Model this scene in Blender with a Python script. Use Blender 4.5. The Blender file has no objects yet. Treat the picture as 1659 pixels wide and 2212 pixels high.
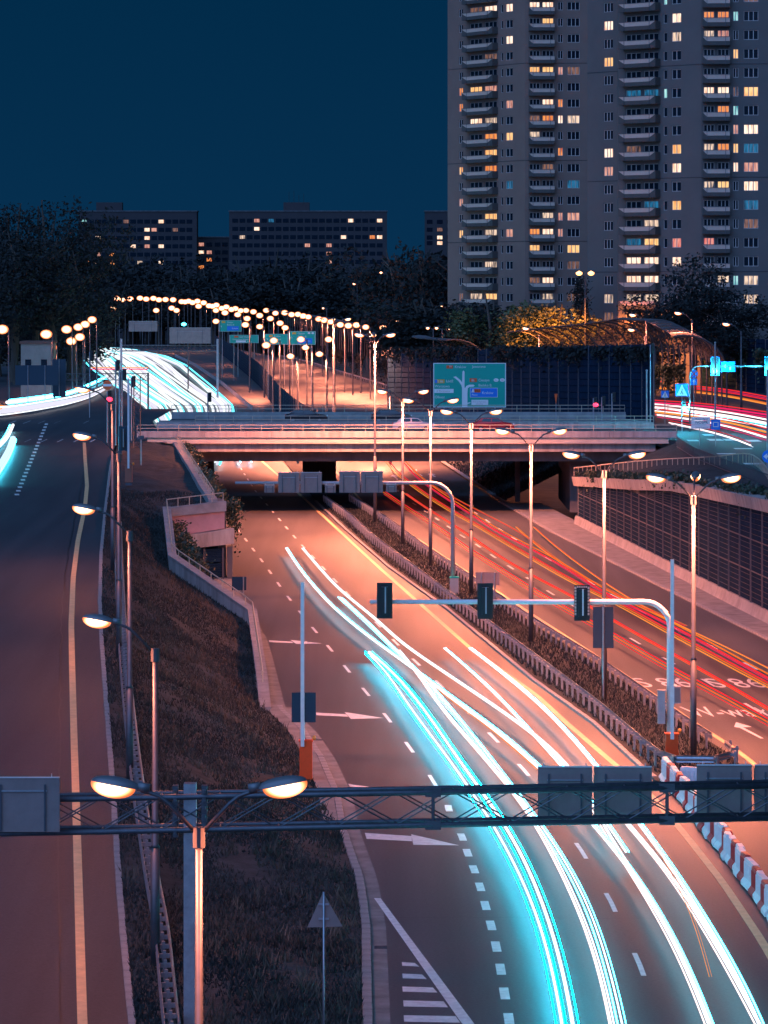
import bpy, math, random
import numpy as np
from mathutils import Vector, Matrix

random.seed(7)
rng = np.random.default_rng(7)
R = math.radians
sc = bpy.context.scene
COL = sc.collection

# ------------------------------------------------------------------ camera
F, H, VH, UC = 8000.0, 21.8, 620.0, 829.5      # focal length in photo pixels, eye height, horizon row, centre column
cam_d = bpy.data.cameras.new('camera')
cam_d.sensor_fit = 'VERTICAL'
cam_d.sensor_height = 36.0
cam_d.lens = 36.0 * F / 2212.0
cam_d.shift_y = -(1106.0 - VH) / 2212.0
cam_d.clip_start = 1.0
cam_d.clip_end = 30000.0
cam = bpy.data.objects.new('camera', cam_d)
COL.objects.link(cam)
cam.location = (0, 0, H)
cam.rotation_euler = (R(90), 0, 0)
sc.camera = cam

# ------------------------------------------------------------------ night sky
world = bpy.data.worlds.new('World')
sc.world = world
world.use_nodes = True
wn, wl = world.node_tree.nodes, world.node_tree.links
wn.clear()
w_out = wn.new('ShaderNodeOutputWorld')
w_bg = wn.new('ShaderNodeBackground')
w_sky = wn.new('ShaderNodeTexSky')
w_sky.sky_type = 'NISHITA'
w_sky.sun_disc = False
w_sky.sun_elevation = R(-3.0)
w_sky.sun_rotation = R(200)
w_tc = wn.new('ShaderNodeTexCoord')
w_sep = wn.new('ShaderNodeSeparateXYZ')
w_ramp = wn.new('ShaderNodeValToRGB')
w_ramp.color_ramp.elements[0].position = 0.0
w_ramp.color_ramp.elements[0].color = (0.0022, 0.0290, 0.0790, 1)
w_ramp.color_ramp.elements[1].position = 0.085
w_ramp.color_ramp.elements[1].color = (0.0006, 0.0240, 0.0660, 1)
w_mul = wn.new('ShaderNodeMixRGB'); w_mul.blend_type = 'ADD'
w_mul.inputs[0].default_value = 0.01
wl.new(w_tc.outputs['Generated'], w_sep.inputs[0])
wl.new(w_sep.outputs['Z'], w_ramp.inputs[0])
wl.new(w_ramp.outputs[0], w_mul.inputs[1])
wl.new(w_sky.outputs[0], w_mul.inputs[2])
wl.new(w_mul.outputs[0], w_bg.inputs[0])
w_bg.inputs[1].default_value = 1.0
wl.new(w_bg.outputs[0], w_out.inputs[0])

# soft blue sun lamp added to lift the shadows, in place of sky light
sun_d = bpy.data.lights.new('sky_fill', 'SUN')
sun_d.energy = 2.6
sun_d.angle = R(80)
sun_d.color = (0.22, 0.44, 1.0)
sun = bpy.data.objects.new('sky_fill', sun_d)
COL.objects.link(sun)
sun.rotation_euler = (R(50), 0, R(-28))

sc.view_settings.view_transform = 'Standard'
sc.view_settings.look = 'None'
sc.view_settings.exposure = 0.0
sc.view_settings.gamma = 1.0
sc.view_settings.use_curve_mapping = False
sc.render.engine = 'CYCLES'
sc.cycles.use_denoising = True
sc.cycles.max_bounces = 5
sc.cycles.diffuse_bounces = 2
sc.cycles.glossy_bounces = 3
sc.cycles.transparent_max_bounces = 12
sc.cycles.sample_clamp_indirect = 4.0
sc.cycles.use_light_tree = True

LAMP = (1.0, 0.265, 0.135)          # colour of the sodium street lamps

# ------------------------------------------------------------------ places: a point of the photograph at a known height or distance
def G(u, v, z=0.0):
    d = F * (H - z) / (v - VH)
    return Vector(((u - UC) * d / F, d, z))

def P(u, v, d):
    return Vector(((u - UC) * d / F, d, H - (v - VH) * d / F))

def lerp(a, b, t):
    return a + (b - a) * t

def fn(pts):
    pts = sorted(pts)
    xs = [p[0] for p in pts]; ys = [p[1] for p in pts]
    return lambda x: float(np.interp(x, xs, ys))

# ------------------------------------------------------------------ materials
MATS = {}
def mat(name, col, rough=0.7, metal=0.0, var=0.0, scale=4.0, bump=0.0, bscale=None, emit=None, strength=0.0,
        col2=None, stretch=None, spec=None, detail=5.0):
    if name in MATS:
        return MATS[name]
    m = bpy.data.materials.new(name)
    m.use_nodes = True
    n, l = m.node_tree.nodes, m.node_tree.links
    b = n['Principled BSDF']
    b.inputs['Base Color'].default_value = (*col, 1)
    b.inputs['Roughness'].default_value = rough
    b.inputs['Metallic'].default_value = metal
    if spec is not None:
        b.inputs['Specular IOR Level'].default_value = spec
    if var or bump or col2:
        tc = n.new('ShaderNodeTexCoord')
        mp = n.new('ShaderNodeMapping')
        if stretch:
            mp.inputs['Scale'].default_value = stretch
        l.new(tc.outputs['Object'], mp.inputs[0])
    if var or col2:
        no = n.new('ShaderNodeTexNoise')
        no.inputs['Scale'].default_value = scale
        no.inputs['Detail'].default_value = detail
        no.inputs['Roughness'].default_value = 0.65
        l.new(mp.outputs[0], no.inputs[0])
        rp = n.new('ShaderNodeValToRGB')
        rp.color_ramp.elements[0].position = 0.32
        rp.color_ramp.elements[1].position = 0.68
        c2 = col2 or col
        rp.color_ramp.elements[0].color = (*[max(0, c * (1 - var)) for c in col], 1)
        rp.color_ramp.elements[1].color = (*[c * (1 + var) for c in c2], 1)
        l.new(no.outputs[0], rp.inputs[0])
        l.new(rp.outputs[0], b.inputs['Base Color'])
    if bump:
        n2 = n.new('ShaderNodeTexNoise')
        n2.inputs['Scale'].default_value = bscale or scale * 4
        n2.inputs['Detail'].default_value = 4
        l.new(mp.outputs[0], n2.inputs[0])
        bp = n.new('ShaderNodeBump')
        bp.inputs['Strength'].default_value = bump
        bp.inputs['Distance'].default_value = 0.05
        l.new(n2.outputs[0], bp.inputs['Height'])
        l.new(bp.outputs[0], b.inputs['Normal'])
    if emit:
        b.inputs['Emission Color'].default_value = (*emit, 1)
        b.inputs['Emission Strength'].default_value = strength
    MATS[name] = m
    return m

def asphalt(name, lo, hi, rough):
    """worn asphalt: fine grain, long wheel streaks and large patches"""
    m = bpy.data.materials.new(name); m.use_nodes = True
    n, l = m.node_tree.nodes, m.node_tree.links
    b = n['Principled BSDF']
    tc = n.new('ShaderNodeTexCoord')
    def noise(scale, stretch=(1, 1, 1), detail=4.0):
        mp = n.new('ShaderNodeMapping'); mp.inputs['Scale'].default_value = stretch
        mp.inputs['Rotation'].default_value = (0, 0, R(-5))
        no = n.new('ShaderNodeTexNoise'); no.inputs['Scale'].default_value = scale; no.inputs['Detail'].default_value = detail
        l.new(tc.outputs['Object'], mp.inputs[0]); l.new(mp.outputs[0], no.inputs[0]); return no.outputs[0]
    a = noise(9.0, detail=6.0); s = noise(0.9, (1, 0.03, 1)); p = noise(0.06, (1, 0.5, 1))
    def madd(x, k, y):
        q = n.new('ShaderNodeMath'); q.operation = 'MULTIPLY_ADD'; q.inputs[1].default_value = k
        l.new(x, q.inputs[0])
        if hasattr(y, 'links') or hasattr(y, 'is_linked'):
            l.new(y, q.inputs[2])
        else:
            q.inputs[2].default_value = y
        return q.outputs[0]
    f = madd(a, 1.0, madd(s, 0.8, madd(p, 0.6, -0.7)))
    rp = n.new('ShaderNodeValToRGB')
    rp.color_ramp.elements[0].position = 0.12; rp.color_ramp.elements[1].position = 0.9
    rp.color_ramp.elements[0].color = (*lo, 1); rp.color_ramp.elements[1].color = (*hi, 1)
    l.new(f, rp.inputs[0]); l.new(rp.outputs[0], b.inputs['Base Color'])
    b.inputs['Roughness'].default_value = rough
    b.inputs['Specular IOR Level'].default_value = 0.35
    bp = n.new('ShaderNodeBump'); bp.inputs['Strength'].default_value = 0.35; bp.inputs['Distance'].default_value = 0.02
    l.new(noise(40.0, detail=3.0), bp.inputs['Height']); l.new(bp.outputs[0], b.inputs['Normal'])
    return m

M_ASPH = asphalt('asphalt', (0.060, 0.058, 0.060), (0.125, 0.120, 0.120), 0.55)
M_ASPH2 = asphalt('asphalt_side_road', (0.040, 0.040, 0.044), (0.085, 0.082, 0.086), 0.6)
M_EARTH = mat('dry_earth', (0.05, 0.045, 0.035), 0.95, var=0.5, scale=0.4, bump=0.6, bscale=3)
M_GRASS = mat('grass_turf', (0.016, 0.027, 0.030), 0.95, var=0.55, scale=0.9, bump=0.9, bscale=9, col2=(0.030, 0.036, 0.036))
M_BLADE = mat('grass_blades', (0.013, 0.022, 0.024), 0.8, var=0.5, scale=0.30, col2=(0.034, 0.033, 0.028))
M_CONC = mat('concrete', (0.28, 0.27, 0.26), 0.85, var=0.22, scale=0.8, bump=0.25, bscale=12)
M_CONC_PALE = mat('pale_concrete', (0.52, 0.46, 0.38), 0.8, var=0.14, scale=0.7, bump=0.15, bscale=10)
M_CONC_STREAK = mat('streaked_concrete', (0.33, 0.31, 0.29), 0.85, var=0.28, scale=1.0, stretch=(1.6, 1.6, 0.25), bump=0.2, bscale=10)
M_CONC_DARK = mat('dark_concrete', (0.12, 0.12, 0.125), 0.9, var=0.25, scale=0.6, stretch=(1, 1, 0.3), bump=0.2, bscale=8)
M_KERB = mat('kerb_stone', (0.26, 0.25, 0.24), 0.85, var=0.3, scale=1.4, bump=0.3, bscale=15)
M_PAVE = mat('paving', (0.20, 0.19, 0.18), 0.85, var=0.3, scale=0.9, bump=0.3, bscale=8)
M_LINE = mat('road_paint', (0.72, 0.70, 0.66), 0.6, var=0.18, scale=3.0, bump=0.1)
M_LINE_Y = mat('yellow_road_paint', (0.78, 0.50, 0.24), 0.6, var=0.15, scale=2.0, bump=0.1)  # even orange-yellow, warmer than the lane paint
M_GALV = mat('galvanised_steel', (0.36, 0.37, 0.39), 0.42, 0.75, var=0.2, scale=2.5)
M_POLE = mat('lamp_pole_steel', (0.10, 0.10, 0.11), 0.48, 0.5, var=0.14, scale=3)
M_STEEL_DK = mat('dark_steel', (0.10, 0.105, 0.12), 0.5, 0.6, var=0.2, scale=3)
M_PAINT_W = mat('white_painted_steel', (0.72, 0.70, 0.67), 0.4, 0.1, var=0.06, scale=4)
M_PAINT_G = mat('grey_painted_steel', (0.36, 0.36, 0.37), 0.5, 0.2, var=0.1, scale=2)
M_RAIL = mat('painted_railing', (0.55, 0.45, 0.33), 0.5, 0.2, var=0.15, scale=3)
M_SIGNBACK = mat('sign_back_aluminium', (0.27, 0.20, 0.185), 0.55, 0.35, var=0.14, scale=1.2)
M_BLACK = mat('black_plastic', (0.015, 0.016, 0.018), 0.45)
M_DKBLUE = mat('dark_panel', (0.008, 0.035, 0.06), 0.6)
M_ORANGE = mat('orange_lacquer', (0.85, 0.085, 0.012), 0.4, var=0.06, scale=5)
M_AMBER = mat('amber_lens', (0.8, 0.3, 0.05), 0.2)
M_RED = mat('red_plastic', (0.55, 0.03, 0.03), 0.45, var=0.15, scale=3)
M_WPL = mat('white_plastic', (0.78, 0.77, 0.75), 0.42, var=0.1, scale=3)
M_PANEL = mat('noise_panel', (0.009, 0.027, 0.055), 0.95, 0.0, spec=0.02, var=0.22, scale=1.2, stretch=(1, 1, 0.5))
M_PANEL_POST = mat('noise_wall_post', (0.10, 0.095, 0.10), 0.6, 0.3)
M_LEAF = mat('ivy_leaf', (0.035, 0.055, 0.030), 0.55, var=0.5, scale=2.0)
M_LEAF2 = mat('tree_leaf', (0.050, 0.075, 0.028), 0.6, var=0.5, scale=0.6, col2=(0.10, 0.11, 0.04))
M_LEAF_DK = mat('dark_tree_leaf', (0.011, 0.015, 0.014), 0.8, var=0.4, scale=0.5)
M_BARK = mat('bark', (0.07, 0.055, 0.042), 0.9, var=0.3, scale=4, bump=0.5)
M_TOWER = mat('tower_render_lamp_tint', (0.23, 0.145, 0.115), 0.9, var=0.07, scale=0.25, bump=0.05)  # warm tint of the street lamps put into the wall colour
M_TOWER2 = mat('tower_render_grey', (0.135, 0.115, 0.105), 0.9, var=0.07, scale=0.25, bump=0.05)
M_PARAPET = mat('balcony_parapet', (0.085, 0.075, 0.068), 0.85, var=0.1, scale=0.8)  # dark tone holds the shade on the balcony fronts
M_PALE = mat('pale_panel', (0.60, 0.42, 0.33), 0.8, var=0.08, scale=1.0)  # pale tone; on balconies it paints the lit part of the front
M_WFRAME = mat('window_frame', (0.55, 0.45, 0.40), 0.6)
M_JOINT = mat('joint_sealant', (0.05, 0.05, 0.055), 0.9)
M_GLASS_DK = mat('dark_window_glass', (0.008, 0.014, 0.024), 0.08, 0.0, spec=0.6)
M_FAR = mat('far_block_render', (0.050, 0.043, 0.046), 0.9, var=0.1, scale=0.1)
M_SIGN_G = mat('green_sign_sheeting', (0.0, 0.42, 0.30), 0.4)
M_SIGN_B = mat('blue_sign_sheeting', (0.01, 0.22, 0.75), 0.4)
M_SIGN_W = mat('white_sign_sheeting', (0.85, 0.84, 0.80), 0.4)
M_SIGN_R = mat('red_sign_sheeting', (0.85, 0.13, 0.03), 0.4)
M_SIGN_Y = mat('amber_sign_sheeting', (0.85, 0.42, 0.05), 0.4)
M_SIGN_INK = mat('dark_sign_ink', (0.04, 0.05, 0.06), 0.5)
M_HOUSING = mat('lamp_housing', (0.17, 0.17, 0.18), 0.45, 0.3)
M_LENS = mat('lamp_lens', (0.8, 0.6, 0.4), 0.3, emit=(1.0, 0.50, 0.27), strength=4.0)
M_LENS_FAR = mat('far_lamp_lens', (0.8, 0.6, 0.4), 0.3, emit=(1.0, 0.42, 0.13), strength=4.5)
def burner(name, cx, rx, rz, lo, hi):
    """lamp bowl: emission painted from a white centre to an amber rim, in place of a halo"""
    m = bpy.data.materials.new(name); m.use_nodes = True
    n, l = m.node_tree.nodes, m.node_tree.links
    b = n['Principled BSDF']; b.inputs['Base Color'].default_value = (.3, .2, .1, 1)
    tc = n.new('ShaderNodeTexCoord'); mp = n.new('ShaderNodeMapping')
    mp.inputs['Location'].default_value = (-cx / rx, 0, 0); mp.inputs['Scale'].default_value = (1 / rx, 0, 1 / rz)
    ln = n.new('ShaderNodeVectorMath'); ln.operation = 'LENGTH'
    rp = n.new('ShaderNodeValToRGB'); rp.color_ramp.interpolation = 'EASE'
    rp.color_ramp.elements[0].position = .45; rp.color_ramp.elements[0].color = (1.0, .62, .36, 1)
    rp.color_ramp.elements[1].position = 1.0; rp.color_ramp.elements[1].color = (1.0, .20, .045, 1)
    mr = n.new('ShaderNodeMapRange'); mr.inputs[1].default_value = .40; mr.inputs[2].default_value = 1.0; mr.inputs[3].default_value = hi; mr.inputs[4].default_value = lo
    l.new(tc.outputs['Object'], mp.inputs[0]); l.new(mp.outputs[0], ln.inputs[0]); l.new(ln.outputs['Value'], rp.inputs[0]); l.new(ln.outputs['Value'], mr.inputs[0])
    l.new(rp.outputs[0], b.inputs['Emission Color']); l.new(mr.outputs[0], b.inputs['Emission Strength'])
    return m
M_LENS = burner('lamp_lens_bowl', .12, .46, .25, 1.0, 8.0)
M_LENS_CY = mat('cyan_signal_lens', (0.1, 0.6, 0.7), 0.3, emit=(0.05, 0.75, 1.0), strength=14.0)
M_LENS_RED = mat('red_signal_lens', (0.6, 0.05, 0.05), 0.3, emit=(1.0, 0.03, 0.08), strength=4.0)
M_CARW = mat('white_car_paint', (0.62, 0.60, 0.58), 0.25, spec=0.6)
M_CARR = mat('red_car_paint', (0.35, 0.02, 0.03), 0.25, spec=0.6)
M_CARD = mat('dark_car_paint', (0.03, 0.03, 0.035), 0.2, spec=0.6)
M_TYRE = mat('tyre_rubber', (0.02, 0.02, 0.02), 0.8)
M_CARGLASS = mat('car_glass', (0.01, 0.012, 0.015), 0.05, spec=0.7)
M_HOUSE = mat('house_plaster', (0.30, 0.24, 0.20), 0.9, var=0.15, scale=0.8)
M_ROOF = mat('house_roof', (0.16, 0.08, 0.06), 0.8, var=0.2, scale=2)

def tube_glass():
    m = bpy.data.materials.new('acoustic_glass'); m.use_nodes = True
    n, l = m.node_tree.nodes, m.node_tree.links
    b = n['Principled BSDF']
    b.inputs['Base Color'].default_value = (0.22, 0.20, 0.18, 1); b.inputs['Roughness'].default_value = 0.12
    t = n.new('ShaderNodeBsdfTransparent'); t.inputs[0].default_value = (0.75, 0.72, 0.7, 1)
    mx = n.new('ShaderNodeMixShader'); mx.inputs[0].default_value = 0.45
    l.new(t.outputs[0], mx.inputs[1]); l.new(b.outputs[0], mx.inputs[2])
    l.new(mx.outputs[0], n['Material Output'].inputs[0])
    return m
M_TUBE = tube_glass()

def glow(name, col, s):
    return mat(name, (0.0, 0.0, 0.0), 1.0, spec=0.0, emit=col, strength=s)

def curtain(name, c1, c2, s):
    """lit window: curtains and furniture seen as vertical streaks of light"""
    if name in MATS: return MATS[name]
    m = bpy.data.materials.new(name); m.use_nodes = True
    n, l = m.node_tree.nodes, m.node_tree.links
    b = n['Principled BSDF']; b.inputs['Base Color'].default_value = (0.05, 0.05, 0.05, 1); b.inputs['Roughness'].default_value = 0.2
    tc = n.new('ShaderNodeTexCoord'); oi = n.new('ShaderNodeObjectInfo')
    mp = n.new('ShaderNodeMapping'); mp.inputs['Scale'].default_value = (3.2, 3.2, 0.55)
    l.new(tc.outputs['Object'], mp.inputs[0])
    ml = n.new('ShaderNodeMath'); ml.operation = 'MULTIPLY'; ml.inputs[1].default_value = 40
    l.new(oi.outputs['Random'], ml.inputs[0])
    no = n.new('ShaderNodeTexNoise'); no.noise_dimensions = '4D'; no.inputs['Scale'].default_value = 1.0; no.inputs['Detail'].default_value = 3
    l.new(mp.outputs[0], no.inputs['Vector']); l.new(ml.outputs[0], no.inputs['W'])
    rp = n.new('ShaderNodeValToRGB')
    rp.color_ramp.elements[0].position = 0.33; rp.color_ramp.elements[1].position = 0.62
    rp.color_ramp.elements[0].color = (*c1, 1); rp.color_ramp.elements[1].color = (*c2, 1)
    l.new(no.outputs[0], rp.inputs[0]); l.new(rp.outputs[0], b.inputs['Emission Color'])
    b.inputs['Emission Strength'].default_value = s
    MATS[name] = m
    return m
LIT = {
 'w': curtain('lit_window_white', (0.75, 0.32, 0.16), (1.0, 0.80, 0.62), 1.5),
 'y': curtain('lit_window_yellow', (0.75, 0.26, 0.06), (1.0, 0.62, 0.25), 1.25),
 'o': curtain('lit_window_orange', (0.55, 0.10, 0.02), (1.0, 0.36, 0.08), 1.1),
 'p': curtain('lit_window_pink', (0.35, 0.10, 0.08), (1.0, 0.48, 0.34), 0.9),
 'd': curtain('lit_window_dim', (0.01, 0.01, 0.015), (0.55, 0.25, 0.15), 0.6),
 'x': curtain('lit_window_partial', (0.004, 0.006, 0.01), (1.0, 0.70, 0.5), 1.2),
 'c': curtain('lit_window_cyan', (0.02, 0.30, 0.34), (0.55, 1.0, 0.95), 0.9),
 'b': curtain('lit_window_blue', (0.0, 0.02, 0.05), (0.03, 0.30, 0.60), 0.6),
 'r': curtain('lit_window_red', (0.7, 0.02, 0.02), (1.0, 0.40, 0.30), 0.9),
}

# ------------------------------------------------------------------ mesh builder
def tag(o, label=None, cat=None, group=None, kind=None):
    if label: o['label'] = label
    if cat: o['category'] = cat
    if group: o['group'] = group
    if kind: o['kind'] = kind
    return o

def link(name, me, parent=None, loc=(0, 0, 0), rz=0.0):
    o = bpy.data.objects.new(name, me)
    COL.objects.link(o)
    o.location = loc
    if rz: o.rotation_euler = (0, 0, rz)
    if parent: o.parent = parent
    return o

def empty(name, loc, label, cat, group=None, rz=0.0):
    o = bpy.data.objects.new(name, None)
    o.empty_display_size = 0.3
    COL.objects.link(o)
    o.location = loc
    o.rotation_euler = (0, 0, rz)
    return tag(o, label, cat, group)

class MB:
    def __init__(s):
        s.v = []; s.f = []; s.m = []; s.cur = 0
    def face(s, idx): s.f.append(tuple(idx)); s.m.append(s.cur)
    def poly(s, pts):
        b = len(s.v); s.v += [tuple(p) for p in pts]; s.face(range(b, b + len(pts)))
    def box(s, c, size, rz=0.0, tilt=0.0):
        b = len(s.v)
        hx, hy, hz = size[0] / 2, size[1] / 2, size[2] / 2
        M = Matrix.Rotation(rz, 3, 'Z') @ Matrix.Rotation(tilt, 3, 'Y')
        for dx, dy, dz in ((-1,-1,-1),(1,-1,-1),(1,1,-1),(-1,1,-1),(-1,-1,1),(1,-1,1),(1,1,1),(-1,1,1)):
            q = M @ Vector((dx * hx, dy * hy, dz * hz)); s.v.append((c[0] + q.x, c[1] + q.y, c[2] + q.z))
        for q in ((0,3,2,1),(4,5,6,7),(0,1,5,4),(1,2,6,5),(2,3,7,6),(3,0,4,7)): s.face([b + i for i in q])
    def bar(s, p, q, w, h=None):
        """square bar between two points"""
        s.tube([p, q], w / 2 * 1.414, 4, caps=True, twist=math.pi / 4)
    def tube(s, pts, r, n=6, caps=True, twist=0.0):
        pts = [Vector(p) for p in pts]; rings = []
        rs = r if isinstance(r, (list, tuple)) else [r] * len(pts)
        for i, p in enumerate(pts):
            t = (pts[min(i + 1, len(pts) - 1)] - pts[max(i - 1, 0)])
            if t.length < 1e-9: t = Vector((0, 0, 1))
            t.normalize()
            a = Vector((0, 0, 1)) if abs(t.z) < 0.9 else Vector((0, 1, 0))
            x = t.cross(a).normalized(); y = x.cross(t).normalized()
            b = len(s.v); rings.append(b)
            for k in range(n):
                an = 2 * math.pi * k / n + twist
                s.v.append(tuple(p + (x * math.cos(an) + y * math.sin(an)) * rs[i]))
        for a, b in zip(rings, rings[1:]):
            for k in range(n):
                k2 = (k + 1) % n; s.face((a + k, a + k2, b + k2, b + k))
        if caps:
            s.face([rings[0] + k for k in range(n)][::-1]); s.face([rings[-1] + k for k in range(n)])
    def sweep(s, pts, prof, closed=True, caps=True):
        """profile of (sideways, up) points carried along a path; profile may be a function of the point index"""
        pts = [Vector(p) for p in pts]; rings = []
        for i, p in enumerate(pts):
            t = pts[min(i + 1, len(pts) - 1)] - pts[max(i - 1, 0)]
            t.z = 0; t.normalize()
            lat = Vector((t.y, -t.x, 0))
            pr = prof(i) if callable(prof) else prof
            rings.append(len(s.v)); n = len(pr)
            for a, b in pr: s.v.append(tuple(p + lat * a + Vector((0, 0, b))))
        for a, b in zip(rings, rings[1:]):
            for k in range(n if closed else n - 1):
                k2 = (k + 1) % n; s.face((a + k, b + k, b + k2, a + k2))
        if caps and closed:
            s.face([rings[0] + k for k in range(n)]); s.face([rings[-1] + k for k in range(n)][::-1])
    def ribbon(s, A, B):
        b = len(s.v); n = len(A)
        s.v += [tuple(p) for p in A] + [tuple(p) for p in B]
        for i in range(n - 1): s.face((b + i, b + i + 1, b + n + i + 1, b + n + i))
    def ellipsoid(s, c, rad, nu=12, nv=8, v0=-90, v1=90, M=None):
        b = len(s.v)
        for j in range(nv + 1):
            la = R(v0 + (v1 - v0) * j / nv)
            for i in range(nu):
                lo = 2 * math.pi * i / nu
                q = Vector((rad[0] * math.cos(la) * math.cos(lo), rad[1] * math.cos(la) * math.sin(lo), rad[2] * math.sin(la)))
                if M: q = M @ q
                s.v.append((c[0] + q.x, c[1] + q.y, c[2] + q.z))
        for j in range(nv):
            for i in range(nu):
                i2 = (i + 1) % nu
                s.face((b + j * nu + i, b + j * nu + i2, b + (j + 1) * nu + i2, b + (j + 1) * nu + i))
    def mesh(s, name, mats, off=(0, 0, 0), smooth=False):
        me = bpy.data.meshes.new(name)
        v = [(p[0] - off[0], p[1] - off[1], p[2] - off[2]) for p in s.v]
        me.from_pydata(v, [], s.f)
        if not isinstance(mats, (list, tuple)): mats = [mats]
        for m in mats: me.materials.append(m)
        if len(mats) > 1: me.polygons.foreach_set('material_index', s.m)
        if smooth: me.polygons.foreach_set('use_smooth', [True] * len(s.f))
        me.update()
        return me
    def build(s, name, mats, parent=None, world=True, smooth=False):
        """link as one object; with a parent, world coordinates are taken relative to its root"""
        off = (0, 0, 0)
        if parent and world:
            r = parent
            while r.parent: r = r.parent
            off = r.location
        return link(name, s.mesh(name, mats, off, smooth), parent)

def struct(name, mb, m, smooth=False):
    return tag(mb.build(name, m, smooth=smooth), kind='structure')

def smooth_path(pts, step=None, n=6):
    """Catmull-Rom through the points"""
    pts = [Vector(p) for p in pts]
    if len(pts) < 3: return pts
    q = [pts[0] * 2 - pts[1]] + pts + [pts[-1] * 2 - pts[-2]]
    out = []
    for i in range(1, len(q) - 2):
        a, b, c, d = q[i - 1:i + 3]
        for k in range(n):
            t = k / n
            out.append(0.5 * ((2 * b) + (c - a) * t + (2 * a - 5 * b + 4 * c - d) * t * t + (3 * b - a - 3 * c + d) * t ** 3))
    out.append(pts[-1])
    return out

def resample(pts, step):
    pts = [Vector(p) for p in pts]
    L = [0.0]
    for a, b in zip(pts, pts[1:]): L.append(L[-1] + (b - a).length)
    n = max(1, int(round(L[-1] / step))); out = []; j = 0
    for i in range(n + 1):
        s = L[-1] * i / n
        while j < len(pts) - 2 and L[j + 1] < s: j += 1
        t = (s - L[j]) / max(1e-9, L[j + 1] - L[j]); out.append(pts[j].lerp(pts[j + 1], t))
    return out

def text_geo(s, size=1.0, align='LEFT'):
    cu = bpy.data.curves.new('lettering', 'FONT'); cu.body = s; cu.size = size; cu.align_x = align; cu.resolution_u = 3
    o = bpy.data.objects.new('lettering', cu)
    COL.objects.link(o)
    me = bpy.data.meshes.new_from_object(o)
    v = [tuple(x.co) for x in me.vertices]; f = [tuple(p.vertices) for p in me.polygons]
    bpy.data.objects.remove(o); bpy.data.curves.remove(cu); bpy.data.meshes.remove(me)
    return v, f

# ------------------------------------------------------------------ edges of the roads, as sideways position over distance
XL = fn([(60, -0.2), (109.5, -.335), (126.4, -.466), (136.3, -.758), (147.8, -1.47), (158.5, -1.87), (171, -2.77), (181.7, -3.85),
         (190.6, -5.18), (228.3, -7.3), (273, -11.25), (333, -16.7), (366, -20), (658, -44), (1246, -103), (1500, -150)])
XR = fn([(60, 40), (150, 30), (228, 23.65), (258, 21), (329, 14.8), (375, 11.7), (461, 6.9), (560, 7.5), (700, 6.0), (800, 0), (913, -10), (1050, -21.6), (1250, -45), (1500, -80)])
XK = fn([(377, -6.9), (332.8, -3.39), (288, .45), (250, 4.4), (204.7, 8.4), (184.6, 10.58), (167.9, 11.75), (164, 12.1)])       # median kerb, left
XGL = fn([(520, -15.5), (377.6, -6.35), (342, -3.0), (314, -.9), (277, 2.5), (250, 5.0), (209, 8.9), (185.9, 11.03), (168, 12.34)])  # left guard rail
XGR = fn([(520, -11.5), (375, -3.35), (335.5, .52), (301.8, 3.3), (277.4, 5.63), (233.9, 9.6), (208, 12.34), (190.5, 13.87), (178.6, 14.9), (171, 15.7)])
XY = fn([(600, -27), (391, -9), (332.8, -4.14), (287.3, -.34), (223.6, 5.2), (198, 8.13), (185, 9.15), (167.9, 10.65), (158, 11.5),
         (147.3, 12), (135.8, 12.4), (125.6, 12.57), (121.6, 12.6), (95, 12.5)])
ZR = fn([(40, -3), (60, -2.2), (100, -.35), (117, .3), (148, 2), (184, 3.4), (250, 5.3), (300, 6.4), (345, 7.0), (440, 7.0), (800, 1.0), (1000, .3), (1400, .1)])

def GR(u, v):
    """point of the photograph on the sloping side road"""
    lo, hi = 40.0, 900.0
    for _ in range(60):
        d = (lo + hi) / 2
        if VH + F * (H - ZR(d)) / d > v: lo = d
        else: hi = d
    return Vector(((u - UC) * d / F, d, ZR(d)))
_re = [GR(u, v) for u, v in ((290, 2400), (278, 2212), (262, 2050), (250, 1900), (238, 1700), (228, 1560), (216, 1400), (212, 1300), (215, 1200), (225, 1100), (238, 1000), (252, 955))]
XRAMP = fn([(p.y, p.x) for p in _re] + [(40, -3.5)])

# ------------------------------------------------------------------ setting: ground, roads
g = MB(); g.poly([(-9000, -200, -4.2), (9000, -200, -4.2), (9000, 14000, -4.2), (-9000, 14000, -4.2)])
struct('ground', g, M_EARTH)

ds = [60 + 4 * i for i in range(110)] + [500 + 25 * i for i in range(41)]
g = MB(); g.ribbon([(XL(d), d, 0) for d in ds], [(XR(d), d, 0) for d in ds])
motorway = struct('motorway', g, M_ASPH)

def mark(name, mb, parent=None, m=M_LINE, label=None):
    o = mb.build(name, m, parent or motorway)
    if label: o['label'] = label
    return o

def strip(xf, d0, d1, w, z=0.006, step=3.0):
    n = max(2, int((d1 - d0) / step)); A = []; B = []
    for i in range(n + 1):
        d = lerp(d0, d1, i / n); A.append((xf(d) - w / 2, d, z)); B.append((xf(d) + w / 2, d, z))
    g = MB(); g.ribbon(A, B); return g

mark('edge_line', strip(XY, 95, 560, 0.30), m=M_LINE_Y)
_p = [G(1584, 1615), G(1629, 1650), G(1659, 1676)]
XRY = fn([(p.y, p.x) for p in _p] + [(500, XGR(500) + 1.2), (375, XGR(375) + 1.2), (300, XGR(300) + 1.3), (208, XGR(208) + 1.2), (185, XGR(185) + 1.2), (120, 21.5)])
mark('edge_line', strip(XRY, 110, 520, 0.26), m=M_LINE_Y)

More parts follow.
